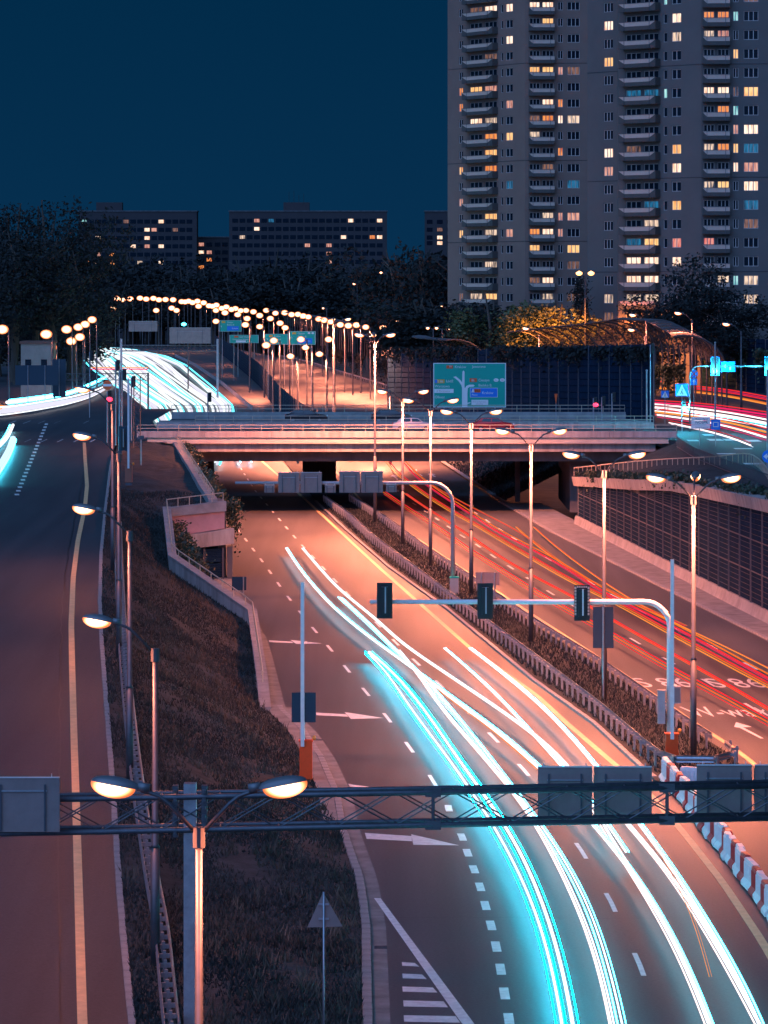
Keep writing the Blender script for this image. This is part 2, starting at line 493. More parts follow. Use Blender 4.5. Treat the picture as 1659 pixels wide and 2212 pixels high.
def dash_line(pts, length, w, step, d0, d1, phase=0.0):
    xf = fn([(G(u, v).y, G(u, v).x) for u, v in pts])
    d = d0 + phase
    while d < d1:
        mark('lane_dash', strip(xf, d, d + length, w, step=length))
        d += step
dash_line([(511, 997), (549, 1057), (593, 1110), (646, 1171), (760, 1292), (872, 1405), (917, 1447), (1014, 1541), (1074, 1601), (1138, 1670), (1259, 1842), (1320, 1949), (1381, 2082), (1425, 2200)],
          4.0, 0.17, 12.0, 116.0, 470.0, 1.2)
dash_line([(430, 1040), (522, 1154), (573, 1221), (614, 1279), (662, 1340), (721, 1411), (756, 1453), (793, 1498), (835, 1548), (880, 1608), (928, 1675), (969, 1742)],
          4.0, 0.17, 12.0, 159.0, 345.0, 2.4)
dash_line([(969, 1749), (984, 1777), (999, 1810), (1010, 1843), (1024, 1878), (1037, 1915), (1048, 1954), (1060, 1996), (1071, 2041), (1081, 2090), (1089, 2142), (1099, 2198), (1108, 2270)],
          1.9, 0.29, 4.06, 105.0, 156.0, 0.2)
dash_line([(860, 1063), (881, 1080), (908, 1097), (935, 1115), (963, 1134), (995, 1156), (1030, 1177), (1066, 1202), (1102, 1225), (1196, 1285), (1367, 1382), (1431, 1420), (1516, 1467), (1603, 1516), (1690, 1566)],
          4.0, 0.17, 12.0, 186.0, 420.0, 4.0)
dash_line([(900, 1020), (1000, 1090), (1099, 1156), (1136, 1179), (1178, 1203), (1223, 1228), (1270, 1256), (1322, 1285), (1382, 1318), (1515, 1385), (1595, 1425), (1690, 1475)],
          4.0, 0.17, 12.0, 208.0, 440.0, 3.0)

SEAM_RAMP = []
def flat(pix, z=0.006):
    g = MB(); g.poly([G(u, v, z) for u, v in pix][::-1]); return g
for pix, lab in ((((788, 1799), (889, 1806), (888, 1802), (992, 1826), (893, 1825), (890, 1817), (792, 1812)), 'guiding arrow nearest the camera'),
            (((683, 1539), (748, 1543), (744, 1538), (829, 1551), (758, 1553), (752, 1548), (683, 1545)), 'guiding arrow beside the dark sign post'),
            (((581, 1383), (630, 1386), (627, 1382), (696, 1390), (640, 1391), (634, 1389), (581, 1387)), 'guiding arrow beside the end of the wing wall'),
            (((752, 1693), (800, 1700), (850, 1709), (925, 1714), (866, 1716), (848, 1712), (756, 1699)), 'guiding arrow under the gantry')):
    g = MB()
    pts = [G(u, v, .006) for u, v in pix]
    g.poly([pts[0], pts[1], pts[5], pts[6]][::-1]); g.poly([pts[2], pts[3], pts[4]][::-1])
    mark('arrow_marking', g, label=lab)
mark('hatch_line', flat(((808, 1940), (822, 1940), (1028, 2216), (1002, 2216), (990, 2200)), .007))
for u0, u1, v0, v1 in ((868, 906, 2078, 2087), (869, 922, 2103, 2114), (869, 945, 2131, 2143), (871, 968, 2161, 2175), (872, 994, 2193, 2208)):
    mark('hatch_bar', flat(((u0, v0), (u1 - 10, v0 + 2), (u1, v1 + 1), (u0 + 1, v1 - 1)), .007))

def road_text(s, u, v, width, tall, lean=-0.10):
    ve, fa = text_geo(s, 1.0)
    xs = [p[0] for p in ve]; ys = [p[1] for p in ve]
    sx = width / (max(xs) - min(xs)); sy = tall / max(0.1, max(ys) - min(ys)); x0 = min(xs); y0 = min(ys)
    o = G(u, v, .006)
    g = MB(); g.v = [(o.x + (x - x0) * sx + lean * (y - y0) * sy, o.y + (y - y0) * sy, .006) for x, y, _ in ve]; g.f = fa; g.m = [0] * len(fa)
    mark('lettering', g)
M_SEAM = mat('tar_seam', (0.022, 0.022, 0.024), 0.5, var=0.2, scale=3)
sr = random.Random(3)
for d in (128, 152, 171, 196, 223, 249, 281, 318):
    n = 26; xs = [lerp(XL(d) + .4, XY(d) - .3, i / n) for i in range(n + 1)]; yy = [d + sr.gauss(0, .10) for _ in xs]
    g = MB(); g.ribbon([(x, y - .04, .003) for x, y in zip(xs, yy)], [(x, y + .04, .003) for x, y in zip(xs, yy)]); mark('tar_seam', g, m=M_SEAM)
for d in (186, 214, 243, 290, 335):
    n = 20; xs = [lerp(XRY(d) + .3, XR(d) - .3, i / n) for i in range(n + 1)]; yy = [d + sr.gauss(0, .10) for _ in xs]
    g = MB(); g.ribbon([(x, y - .04, .003) for x, y in zip(xs, yy)], [(x, y + .04, .003) for x, y in zip(xs, yy)]); mark('tar_seam', g, m=M_SEAM)
for d in (122, 150, 178):
    g = MB(); x = XL(d) + .12
    for k in range(6): g.box((x + .2, d + k * .10, .008), (.42, .06, .012))
    mark('drain_grate', g, m=M_STEEL_DK)
for d0, d1 in ((88, 190), (190, 340)):
    n = 60; A = []; B = []
    for i in range(n + 1):
        d = lerp(d0, d1, i / n); x = XRAMP(d) - 2.0 + sr.gauss(0, .03); A.append((x - .03, d, ZR(d) + .02)); B.append((x + .03, d, ZR(d) + .02))
    SEAM_RAMP.append((A, B))
road_text('S 86', 1388, 1484, 2.95, 4.6); road_text('S 86', 1548, 1485, 2.9, 4.6)
road_text('W-wa', 1500, 1548, 3.3, 4.4); road_text('Łódź', 1655, 1548, 3.0, 4.6)
road_text('Łódź', 868, 1046, 3.4, 9.0, -0.05); road_text('W-wa', 762, 1044, 3.4, 9.0, -0.05)
g = MB()
for q in (((1586, 1567), (1632, 1561), (1612, 1568), (1600, 1569)),): pass
a = [G(u, v, .006) for u, v in ((1586, 1570), (1590, 1560), (1624, 1570), (1605, 1571), (1650, 1595), (1643, 1595), (1598, 1572))]
g.poly([a[0], a[1], a[2], a[3], a[6]][::-1]); g.poly([a[6], a[3], a[4], a[5]][::-1])
mark('arrow_marking', g, label='straight ahead arrow below the W-wa lettering')
for (u, v) in ((858, 1034), (940, 1030)):
    b = G(u, v, .006); g = MB()
    g.poly([b + Vector(q) for q in ((-.1, 0, 0), (.1, 0, 0), (-.25, 5, 0), (-.45, 5, 0))]); g.poly([b + Vector(q) for q in ((-.8, 5, 0), (.15, 5, 0), (-.5, 9, 0))])
    mark('arrow_marking', g)

# side road climbing on the left
ds = [50 + 5 * i for i in range(60)] + [350 + 10 * i for i in range(12)]
g = MB(); g.ribbon([(-75, d, ZR(d)) for d in ds], [(XRAMP(d), d, ZR(d)) for d in ds])
ramp_road = struct('side_road', g, M_ASPH2)
for A, B in SEAM_RAMP:
    g = MB(); g.ribbon(A, B); mark('tar_seam', g, ramp_road, M_SEAM)
# its edge line
_yl = [GR(u, v) for u, v in ((185, 2400), (178, 2212), (172, 2000), (166, 1800), (160, 1600), (156, 1450), (154, 1350), (158, 1250), (168, 1170), (183, 1100), (188, 1050), (183, 980), (180, 925))]
xyl = fn([(p.y, p.x) for p in _yl])
A = []; B = []
for i in range(80):
    d = lerp(65, 352, i / 79); w = 0.15
    A.append((xyl(d) - w, d, ZR(d) + .03)); B.append((xyl(d) + w, d, ZR(d) + .03))
g = MB(); g.ribbon(A, B); mark('edge_line', g, ramp_road, M_LINE_Y)
# crossing marks at the junction
for v, us, w in ((952, (60, 95, 130, 165, 200), 15), (912, (27, 58, 90, 124, 155, 186), 14)):
    for u in us:
        d = GR(u, v).y; a, b = GR(u - w / 2, v + 3), GR(u + w / 2, v - 3)
        g = MB(); g.poly([(a.x, a.y, a.z + .01), (b.x, a.y, a.z + .01), (b.x, b.y, b.z + .01), (a.x, b.y, b.z + .01)]); mark('crossing_block', g, ramp_road)
for i in range(22):
    v = 918 + i * 6.4 + i * i * .04; u = 96 - (v - 918) * .42
    a, b = GR(u, v), GR(u + 7, v - 3.2)
    g = MB(); g.poly([(a.x, a.y, a.z + .01), (a.x + .35, a.y, a.z + .01), (b.x + .05, b.y, b.z + .01), (b.x - .3, b.y, b.z + .01)]); mark('lane_dash', g, ramp_road)

# level ground round the junction on the left, sinking towards the far motorway
ds = [352 + 8 * i for i in range(82)]
g = MB(); g.ribbon([(-420, d, ZR(d) - .02) for d in ds], [(XL(d) - 2.0, d, ZR(d) - .02) for d in ds])
struct('junction_pavement', g, M_ASPH2)

# kerbs: stones one by one near the camera
KST = {}
def kerb(name, xf, zf, d0, d1, w, h, piece=1.0, limit=260):
    root = MB(); n = int((d1 - d0) / 4)
    root.sweep([(xf(lerp(d0, d1, i / n)), lerp(d0, d1, i / n), zf(lerp(d0, d1, i / n)) - .25) for i in range(n + 1)],
               [(-w / 2 + .03, 0), (w / 2 - .03, 0), (w / 2 - .03, .22), (-w / 2 + .03, .22)])
    k = struct(name, root, M_CONC_DARK)
    key = (w, h, piece)
    if key not in KST:
        s = MB(); b = .02
        s.sweep([(0, 0, 0), (0, piece - .025, 0)], [(-w / 2, 0), (w / 2, 0), (w / 2, h - b), (w / 2 - b, h), (-w / 2 + b, h), (-w / 2, h - b)]); KST[key] = s.mesh('kerb_stone', M_KERB)
    d = d0; c = 0
    while d < d1 and c < limit:
        a, b = Vector((xf(d), d, zf(d))), Vector((xf(d + piece), d + piece, zf(d + piece)))
        L = (b - a).length
        o = link('kerb_stone', KST[key], k, a + Vector((random.uniform(-.008, .008), 0, -.03 + random.uniform(-.006, .006))))
        o.rotation_euler = (math.asin((b.z - a.z) / L), 0, math.atan2(-(b.x - a.x), b.y - a.y)); o.scale = (1, L / piece, 1)
        d += piece; c += 1
    return k
kerb('kerb', lambda d: XL(d) - .15, lambda d: 0, 100, 192, .30, .17)
kerb('kerb', lambda d: XRAMP(d) + .10, lambda d: ZR(d), 85, 330, .22, .16)
kerb('kerb', lambda d: XK(d) - .1, lambda d: 0, 164, 376, .24, .17)
kerb('kerb', lambda d: XR(d) + .12, lambda d: 0, 196, 375, .26, .17)
g = strip(lambda d: XL(d) - .5, 190, 278, 1.3, .005); struct('gutter', g, M_PAVE)
# gutter beside the left kerb
g = strip(lambda d: XL(d) + .28, 90, 192, .5, .004); struct('gutter', g, M_PAVE)
g = strip(lambda d: XL(d) - .62, 150, 192, .62, .15); struct('kerb_pavement', g, M_PAVE)

# median
ds = [166 + 3 * i for i in range(115)]
g = MB()
A = [(XK(d) + .02, d, .12) for d in ds]; B = [(XGR(d) + .45, d, .12) for d in ds]
g.ribbon([(XK(d) + .02 if d < 377 else XGL(d) - .7, d, .12) for d in ds], B)
g.ribbon([(B[0][0], B[0][1], .12), (15.2, 163.0, .12), (12.3, 161.5, .12)], [(A[0][0], A[0][1], .12), (11.9, 164.5, .12), (11.9, 163, .12)])
struct('median_ground', g, mat('median_soil', (0.014, 0.019, 0.021), 0.95, var=0.5, scale=0.7, bump=0.8, bscale=8))

# pavement at the foot of the right retaining wall
XW = lambda d: 17.6 + (342 - d) * .072
ds = [196 + 4 * i for i in range(45)]
g = MB(); g.ribbon([(XR(d) + .24, d, .13) for d in ds], [(max(XW(d) + .3, XR(d) + 1.0), d, .13) for d in ds]); struct('pavement', g, M_PAVE)

# grass bank between side road and motorway
WD, WC, WB, WA = P(545, 1330, 239), P(372, 1200, 255), P(360, 1100, 275), P(482, 1080, 277)
WB.z = 5.5; WA.z = 5.9; WC.z = 3.4; WD.z = 1.0
BX = fn([(60, XL(60) - .3), (109.5, XL(109.5) - .32), (150, XL(150) - .93), (190, XL(190) - 1.0), (200, -6.6), (WD.y, WD.x - .3), (WC.y, WC.x - .3), (WB.y, WB.x - .3), (276, WB.x - .2), (278.5, -12.6), (333, -17.4), (366, -20.8)])
_BX = BX
BX = lambda d: XL(d) - (.32 if d < 150 else lerp(.32, .95, min(1, (d - 150) / 6))) if d < 191 else _BX(d)
BZ = fn([(60, .1), (190, .1), (200, -.1), (WD.y, .15), (WC.y, 2.3), (WB.y, 4.6), (280, 5.3), (345, 6.6), (366, 6.9)])
ds = [60 + 2.0 * i for i in range(147)]
NX = 16
rows = []
for d in ds:
    x0, x1 = XRAMP(d) + .2, BX(d); z0, z1 = ZR(d) + .08, BZ(d)
    r = []
    for j in range(NX + 1):
        t = j / NX
        s = t * t * (3 - 2 * t)
        hump = math.sin(math.pi * t)
        z = lerp(z0, z1, .55 * s + .45 * t) + hump * (.18 * math.sin(d * .21 + t * 5) + .10 * math.sin(d * .55 - t * 9))
        r.append((lerp(x0, x1, t), d, z))
    rows.append(r)
g = MB()
for a, b in zip(rows, rows[1:]): g.ribbon(b, a)
bank = struct('grass_bank', g, M_GRASS, smooth=True)

def blades(name, pts, hmin, hmax, m, w=.035):
    n = len(pts); pts = np.array(pts)
    a = rng.uniform(0, 2 * np.pi, n); h = rng.uniform(hmin, hmax, n); l = rng.uniform(-.6, .6, (n, 2)) * h[:, None]
    v = np.empty((n, 3, 3))
    dx = np.stack([np.cos(a) * w, np.sin(a) * w, np.zeros(n)], 1)
    v[:, 0] = pts - dx; v[:, 1] = pts + dx
    v[:, 2] = pts + np.stack([l[:, 0], l[:, 1], h], 1)
    me = bpy.data.meshes.new(name)
    me.from_pydata(v.reshape(-1, 3).tolist(), [], np.arange(n * 3).reshape(-1, 3).tolist())
    me.materials.append(m)
    return tag(link(name, me), kind='stuff')
pts = []
while len(pts) < 90000:
    d = 98 + (190 * random.random() ** 1.5); i = int((d - 60) / 2); t = random.random() * NX; j = min(NX - 1, int(t)); f = t - j; e = (d - 60) / 2 - i
    if i >= len(rows) - 1: continue
    p = [lerp(lerp(rows[i][j][k], rows[i][j + 1][k], f), lerp(rows[i + 1][j][k], rows[i + 1][j + 1][k], f), e) for k in range(3)]
    if math.sin(p[0] * 1.3 + d * .5) + math.sin(p[0] * .5 - d * .27) + random.uniform(-1, 1) < -.9: continue
    pts.append(p)
blades('grass_blades', pts, .05, .22, M_BLADE)
# taller dry weeds in clumps, thicker towards the foot of the bank
pts = []
for _ in range(420):
    d0 = 100 + 150 * random.random() ** 1.4; t0 = random.random() ** .7; sz = random.uniform(.15, .7)
    for k in range(int(30 * sz) + 8):
        d = d0 + random.gauss(0, sz * .8); t = min(.99, max(0, t0 + random.gauss(0, sz * .05))); i = int((d - 60) / 2); j = int(t * NX)
        if 0 <= i < len(rows) - 1:
            a, b = rows[i][j], rows[i][j + 1]; f = t * NX - j; c = rows[i + 1][j]
            e = (d - 60) / 2 - i; pts.append((lerp(a[0], b[0], f) + (c[0] - a[0]) * e, d, lerp(a[2], b[2], f) + (c[2] - a[2]) * e))
blades('weeds', pts, .15, .5, mat('dry_weeds', (0.026, 0.028, 0.024), 0.85, var=0.6, scale=0.25, col2=(0.080, 0.066, 0.048)), .03)
pts = []
for _ in range(26000):
    d = random.uniform(163, 372); pts.append((lerp(XK(d) + .2, XGR(d) + .3, random.random()), d, .11))
blades('grass_blades', pts, .05, .30, mat('dark_weeds', (0.011, 0.017, 0.018), 0.85, var=0.5, scale=0.4))  # median blades, darker than those on the bank

# ------------------------------------------------------------------ walls on the left of the motorway
def wall_thing(name, label, pts, thick, bottom, top_m, cap=.12):
    t = empty(name, (pts[0].x, pts[0].y, 0), label, 'retaining wall')
    return t

ww = empty('wing_wall', (WD.x, WD.y, 0), 'sloping concrete wing wall with orange handrail down the grass bank', 'retaining wall')
wpts = [Vector((XL(190) - 1.0, 190, .25)), Vector((XL(199) - .9, 199, .9)), WD, WC, WB]
wp = []
for a, b in zip(wpts, wpts[1:]): wp += [a.lerp(b, k / 5) for k in range(5)]
wp.append(wpts[-1])
g = MB(); g.sweep([(p.x, p.y, 0) for p in wp], lambda i: [(-.22, -.5), (.22, -.5), (.22, wp[i].z - .12), (-.22, wp[i].z - .12)])
g.build('wall', M_CONC_STREAK, ww)
g = MB(); g.sweep([(p.x, p.y, 0) for p in wp], lambda i: [(-.30, wp[i].z - .118), (.30, wp[i].z - .118), (.30, wp[i].z), (-.30, wp[i].z)])
g.build('coping', M_CONC, ww)
def railing(t, pts, h, step, rails=(1.0,), r=.04, post_r=.035, m=M_RAIL):
    q = resample(pts, step)
    for f in rails:
        g = MB(); g.tube([p + Vector((0, 0, h * f)) for p in q], r, 6); g.build('handrail', m, t)
    for p in q:
        g = MB(); g.tube([p, p + Vector((0, 0, h))], post_r, 5); g.build('railing_post', m, t)
railing(ww, wp[4:], .55, 2.4)

ab = empty('abutment_wall', (WB.x, WB.y, 0), 'end wall with dark mesh panels and pinkish band beside the left lanes', 'retaining wall')
fd = (WA - WB); fd.z = 0
def face_band(name, z0, z1, z2, z3, depth, m, ext0=0.0, ext1=0.0):
    """band across the end wall: z0,z1 bottom/top at B and z2,z3 at A"""
    a, b = WB.copy() - fd.normalized() * ext0, WA.copy() + fd.normalized() * ext1
    nrm = Vector((fd.y, -fd.x, 0)).normalized()
    g = MB(); v = []
    for p, lo, hi in ((a, z0, z1), (b, z2, z3)):
        for o in (0, 1):
            q = p + nrm * (depth if o == 0 else -.4); v.append((q.x, q.y, lo)); v.append((q.x, q.y, hi))
    g.v = v
    for q in ((0, 4, 5, 1), (2, 3, 7, 6), (1, 5, 7, 3), (0, 2, 6, 4), (0, 1, 3, 2), (4, 6, 7, 5)): g.face(q)
    return g.build(name, m, ab)
face_band('coping', 4.75, 5.40, 5.05, 5.80, .25, M_CONC, 0, .15)
face_band('wall', 3.2, 4.75, 3.75, 5.05, .05, mat('pinkish_render', (0.42, 0.26, 0.27), 0.85, var=.12, scale=1.0), 0, .1)
face_band('beam', 2.2, 3.2, 2.6, 3.75, .35, M_CONC_STREAK, 0, .75)
for k in range(3):
    for j in range(2):
        a, b = WB.lerp(WA, k / 3 + .012), WB.lerp(WA, (k + 1) / 3 - .012)
        g = MB(); z0, z1 = (.1, 1.15) if j == 0 else (1.25, 2.25)
        for q in range(8):
            zz = lerp(z0, z1, (q + .5) / 8)
            c = (a + b) / 2; g.box((c.x, c.y - .02 * (q % 2), zz), ((b - a).length, .1, (z1 - z0) / 8 - .012), math.atan2(fd.y, fd.x))
        g.build('mesh_panel', M_PANEL, ab)
for k in (1, 2, 3):
    p = WB.lerp(WA, k / 3); g = MB(); g.box((p.x, p.y - .12, 1.15), (.14, .18, 2.3)); g.build('post', M_PANEL_POST, ab)
p = WA + fd.normalized() * .55
g = MB(); g.box((p.x, p.y + .3, 1.2), (.4, .9, 2.4)); g.build('pier', M_CONC_DARK, ab)
railing(ab, [Vector((WB.x, WB.y, 5.4)), Vector((WA.x, WA.y, 5.8))], .62, 1.0)

sw = empty('motorway_side_wall', (-14, 310, 0), 'ivy topped retaining wall between the terrace and left lanes', 'retaining wall')
sp = [Vector((WA.x + .1 - (d - 277) * .092 - .15, d, 0)) for d in range(278, 356, 7)]
szt = lambda d: lerp(5.6, 6.7, (d - 277) / 75)
g = MB(); g.sweep([(p.x, p.y, 0) for p in sp], lambda i: [(-.3, -.2), (.3, -.2), (.3, szt(sp[i].y)), (-.3, szt(sp[i].y))]); g.build('wall', M_CONC_DARK, sw)
g = MB(); g.sweep([(p.x, p.y, 0) for p in sp], lambda i: [(-1.0, szt(sp[i].y) - .6), (-.31, szt(sp[i].y) - .6), (-.31, szt(sp[i].y) + .25), (-1.0, szt(sp[i].y) + .25)]); g.build('planter', M_CONC, sw)
railing(sw, [Vector((p.x - .6, p.y, szt(p.y) + .25)) for p in sp], .7, 2.6)

def ivy(name, label, path, n, spread, drop, size=.2, m=M_LEAF, cat='ivy', up=.3):
    """trailing plant: many small leaves in bunches along a path"""
    path = [Vector(p) for p in path]; v = []; f = []; q = resample(path, .6)
    bun = [(random.choice(q) + Vector((random.gauss(0, spread * .5), random.gauss(0, .3), 0)), random.uniform(.35, 1.0)) for _ in range(max(4, n // 90))]
    me = bpy.data.meshes.new(name); vs = []
    for k in range(n):
        c, s = random.choice(bun)
        p = c + Vector((random.gauss(0, spread * .6 * s), random.gauss(0, spread * .7), up * random.gauss(.3, .5) * s - abs(random.gauss(0, drop * .5)) * s))
        a = Vector((random.gauss(0, 1), random.gauss(0, 1), random.gauss(0, 1))).normalized()
        b = a.orthogonal().normalized(); c2 = a.cross(b); z = size * random.uniform(.6, 1.3)
        vs += [p + b * z * .6, p + c2 * z * .4, p - b * z * .6, p - c2 * z * .4]
    me.from_pydata([tuple(x) for x in vs], [], [(4 * i, 4 * i + 1, 4 * i + 2, 4 * i + 3) for i in range(n)])
    me.materials.append(m)
    return tag(link(name, me), label, cat)
ivy('ivy_plant', 'thick dark ivy hanging over the motorway side wall towards the left lanes', [(p.x + .2, p.y, szt(p.y) + .2) for p in sp], 5200, .45, 1.6, .22)
ivy('ivy_plant', 'long ivy tuft hanging at the corner above the mesh panels', [(WA.x + .5, 278, 5.6), (WA.x + .6, 282, 5.6)], 1300, .4, 3.2, .2)
ivy('ivy_plant', 'dark shrub spilling over the wing wall below its upper corner', [(WB.x + .5, 272, 4.6), (WC.x + 1.4, 258, 3.2), (WC.x + 2.2, 252, 2.2)], 2600, .6, 1.4, .2)

# ------------------------------------------------------------------ road bridge over the motorway
X0, X1 = P(296, 930, 354).x, P(1462, 930, 354).x
br = empty('road_bridge', (0, 354, 0), 'long concrete road bridge with railings crossing above all motorway lanes', 'bridge')
g = MB(); g.box(((X0 + X1) / 2, 369.4, 6.9), (X1 - X0, 30, .5)); g.build('deck', M_ASPH, br)
def long_band(name, y, z0, z1, depth, m, x0=X0, x1=X1, piece=None):
    g = MB()
    if piece:
        n = int((x1 - x0) / piece)
        for i in range(n):
            a, b = lerp(x0, x1, i / n), lerp(x0, x1, (i + 1) / n) - .03
            g = MB(); g.box(((a + b) / 2, y, (z0 + z1) / 2), (b - a, depth, z1 - z0)); g.build(name, m, br)
        return
    g.box(((x0 + x1) / 2, y, (z0 + z1) / 2), (x1 - x0, depth, z1 - z0)); g.build(name, m, br)
long_band('kerb_beam', 354.1, 7.42, 8.02, .7, M_CONC_STREAK, piece=6.0)
long_band('fascia', 354.25, 6.98, 7.40, .5, M_CONC_PALE, X0 + 1.0, X1 - .8)
long_band('ledge', 353.9, 6.86, 6.97, .9, M_CONC_PALE, X0 + 1.0, X1 - .8)
long_band('fascia', 354.35, 6.05, 6.85, .5, M_CONC_STREAK, X0 + 2.4, X1 - 2, piece=7.0)
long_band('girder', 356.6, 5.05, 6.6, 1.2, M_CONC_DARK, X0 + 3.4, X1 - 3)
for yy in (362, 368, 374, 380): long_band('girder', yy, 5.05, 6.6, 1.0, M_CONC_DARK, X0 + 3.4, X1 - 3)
long_band('kerb_beam', 384.6, 7.1, 7.75, .6, M_CONC_STREAK)
railing(br, [Vector((X0, 354.1, 8.02)), Vector((X1, 354.1, 8.02))], .58, 2.0, (1.0, .45), .035)
railing(br, [Vector((X0 + 4, 384.6, 7.75)), Vector((X1, 384.6, 7.75))], .65, 2.0, (1.0, .45), .035)
long_band('deck', 400, 6.65, 7.15, 24, M_ASPH)
long_band('kerb_beam', 388.4, 7.16, 7.8, .4, M_CONC)
long_band('fascia', 411.9, 6.2, 7.9, .5, M_CONC)
railing(br, [Vector((X0, 412, 7.9)), Vector((X1 + 6, 412, 7.9))], .75, 2.4, (1.0, .45), .035)
# supports
g = MB(); g.box((P(690, 1000, 402).x, 402, 2.6), (3.6, 1.2, 5.2)); g.build('pier', M_CONC_DARK, br)
g = MB()
for k in range(14):
    g.box((P(690, 1000, 402).x - 1.75 + k * .27, 401.3, 2.6), (.13, .12, 5.0))
tag(g.build('pier_fins', M_PANEL_POST, br))
xa = P(1112, 1040, 372).x
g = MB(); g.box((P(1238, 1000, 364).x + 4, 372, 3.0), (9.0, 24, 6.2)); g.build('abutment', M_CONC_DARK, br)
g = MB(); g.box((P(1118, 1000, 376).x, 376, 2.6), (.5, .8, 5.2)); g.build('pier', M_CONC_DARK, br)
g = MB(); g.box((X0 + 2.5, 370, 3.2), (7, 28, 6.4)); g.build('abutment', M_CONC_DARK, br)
# grass slope under the right end of the bridge
A = []; B = []
for d in range(376, 520, 6): A.append((XR(d) + .6, d, .1)); B.append((XR(d) + 9.5, d, 4.6))
g = MB(); g.ribbon(A, B); struct('embankment', g, M_GRASS)
g = MB(); g.ribbon([(XR(d) + .1, d, .12) for d in range(358, 520, 6)], [(XR(d) + .65, d, .14) for d in range(358, 520, 6)]); struct('kerb_pavement', g, M_KERB)
pts = []
for _ in range(9000):
    d = random.uniform(376, 470); t = random.random(); pts.append((XR(d) + .6 + 8.9 * t, d, .1 + 4.5 * t))
blades('grass_blades', pts, .1, .4, M_BLADE, .06)

# ------------------------------------------------------------------ right retaining wall with panels, planter and railing
ZT = fn([(195, 7.9), (240, 7.3), (281, 6.4), (298, 5.5), (342, 3.5)])
rw = empty('panelled_retaining_wall', (XW(280), 280, 0), 'tall retaining wall of dark panels right of the red light streaks', 'retaining wall')
ds = [198 + 4.4 * i for i in range(34)]
ds = [d for d in ds if d < 343]
PM = {}
for i in range(len(ds) - 1):
    a, b = ds[i], ds[i + 1]; xa_, xb_ = XW(a), XW(b)
    z = .85; top = min(ZT(a), ZT(b))
    g = MB(); g.box((xa_ - .06, a, (.4 + ZT(a)) / 2), (.16, .12, ZT(a) - .4), 0); g.build('post', M_PANEL_POST, rw)
    lev = [.85, 2.95, 5.05, 9]
    for k in range(3):
        z0, z1a, z1b = lev[k], min(lev[k + 1], ZT(a)), min(lev[k + 1], ZT(b))
        if z1a - z0 < .2 or z1b - z0 < .2: continue
        g = MB(); nn = 6; yy0, yy1 = a + .08, b - .08; x0_, x1_ = XW(yy0), XW(yy1)
        for q in range(nn):
            f0, f1 = q / nn, (q + 1) / nn
            za0, za1, zb0, zb1 = lerp(z0, z1a, f0), lerp(z0, z1a, f1) - .02, lerp(z0, z1b, f0), lerp(z0, z1b, f1) - .02
            e = .05
            g.poly([(x0_, yy0, za0), (x1_, yy1, zb0), (x1_ - e, yy1, zb0 + .05), (x0_ - e, yy0, za0 + .05)][::-1])
            g.poly([(x0_ - e, yy0, za0 + .05), (x1_ - e, yy1, zb0 + .05), (x1_ - e, yy1, zb1), (x0_ - e, yy0, za1)][::-1])
        g.build('panel', M_PANEL, rw)
    for lv in (2.95, 5.05):
        if ZT(a) > lv + .2 and ZT(b) > lv + .2:
            g = MB(); g.tube([(xa_ - .09, a, lv - .02), (xb_ - .09, b, lv - .02)], .045, 4); g.build('rail', M_PANEL_POST, rw)
full = [196 + 6 * i for i in range(25)]
g = MB(); g.sweep([(XW(d) + .25, d, 0) for d in full], lambda i: [(-.2, -.2), (.15, -.2), (.15, ZT(full[i])), (-.2, ZT(full[i]))]); g.build('backing', M_CONC_DARK, rw)
for i in range(24):
    a, b = full[i] + .03, full[i + 1] - .03
    g = MB(); g.sweep([(XW(a), a, 0), (XW(b), b, 0)], [(-.45, .0), (.12, .0), (.12, .84), (-.18, .84), (-.3, .35)]); g.build('concrete_base', M_CONC, rw)
for i in range(24):
    a, b = full[i] + .05, full[i + 1] - .05
    za, zb = ZT(a), ZT(b)
    g = MB(); g.sweep([(XW(a) + .2, a, 0), (XW(b) + .2, b, 0)], lambda k: [(-.55, (za, zb)[k] - .05), (.9, (za, zb)[k] - .05), (.9, (za, zb)[k] + .8), (-.75, (za, zb)[k] + .8)]); g.build('planter', M_CONC_STREAK, rw)
rail_pts = [P(1240, 1018 + 10, 339), P(1400, 1003 + 10, 322), P(1540, 996 + 10, 309), P(1628, 993 + 11, 299), P(1690, 1080, 268), P(1760, 1150, 245)]
rl = empty('railing', rail_pts[0], 'orange lit metal railing above the planter of the right retaining wall', 'railing')
railing(rl, smooth_path(rail_pts), .75, 1.1, (1.0,), .05, .035)
for k, (a, b, lab) in enumerate(((196, 236, 'bushy ivy in the planter at the near end of the panelled wall'), (236, 285, 'ivy in the planter below the star shaped lamp'), (285, 325, 'ivy in the planter behind the tall lamp post'), (322, 341, 'round ivy bush at the far left corner of the panelled wall'))):
    ivy('ivy_plant', lab, [(XW(d) + .1, d, ZT(d) + 1.2) for d in range(a, b, 4)], (b - a) * 70, .5, 1.5, .22)

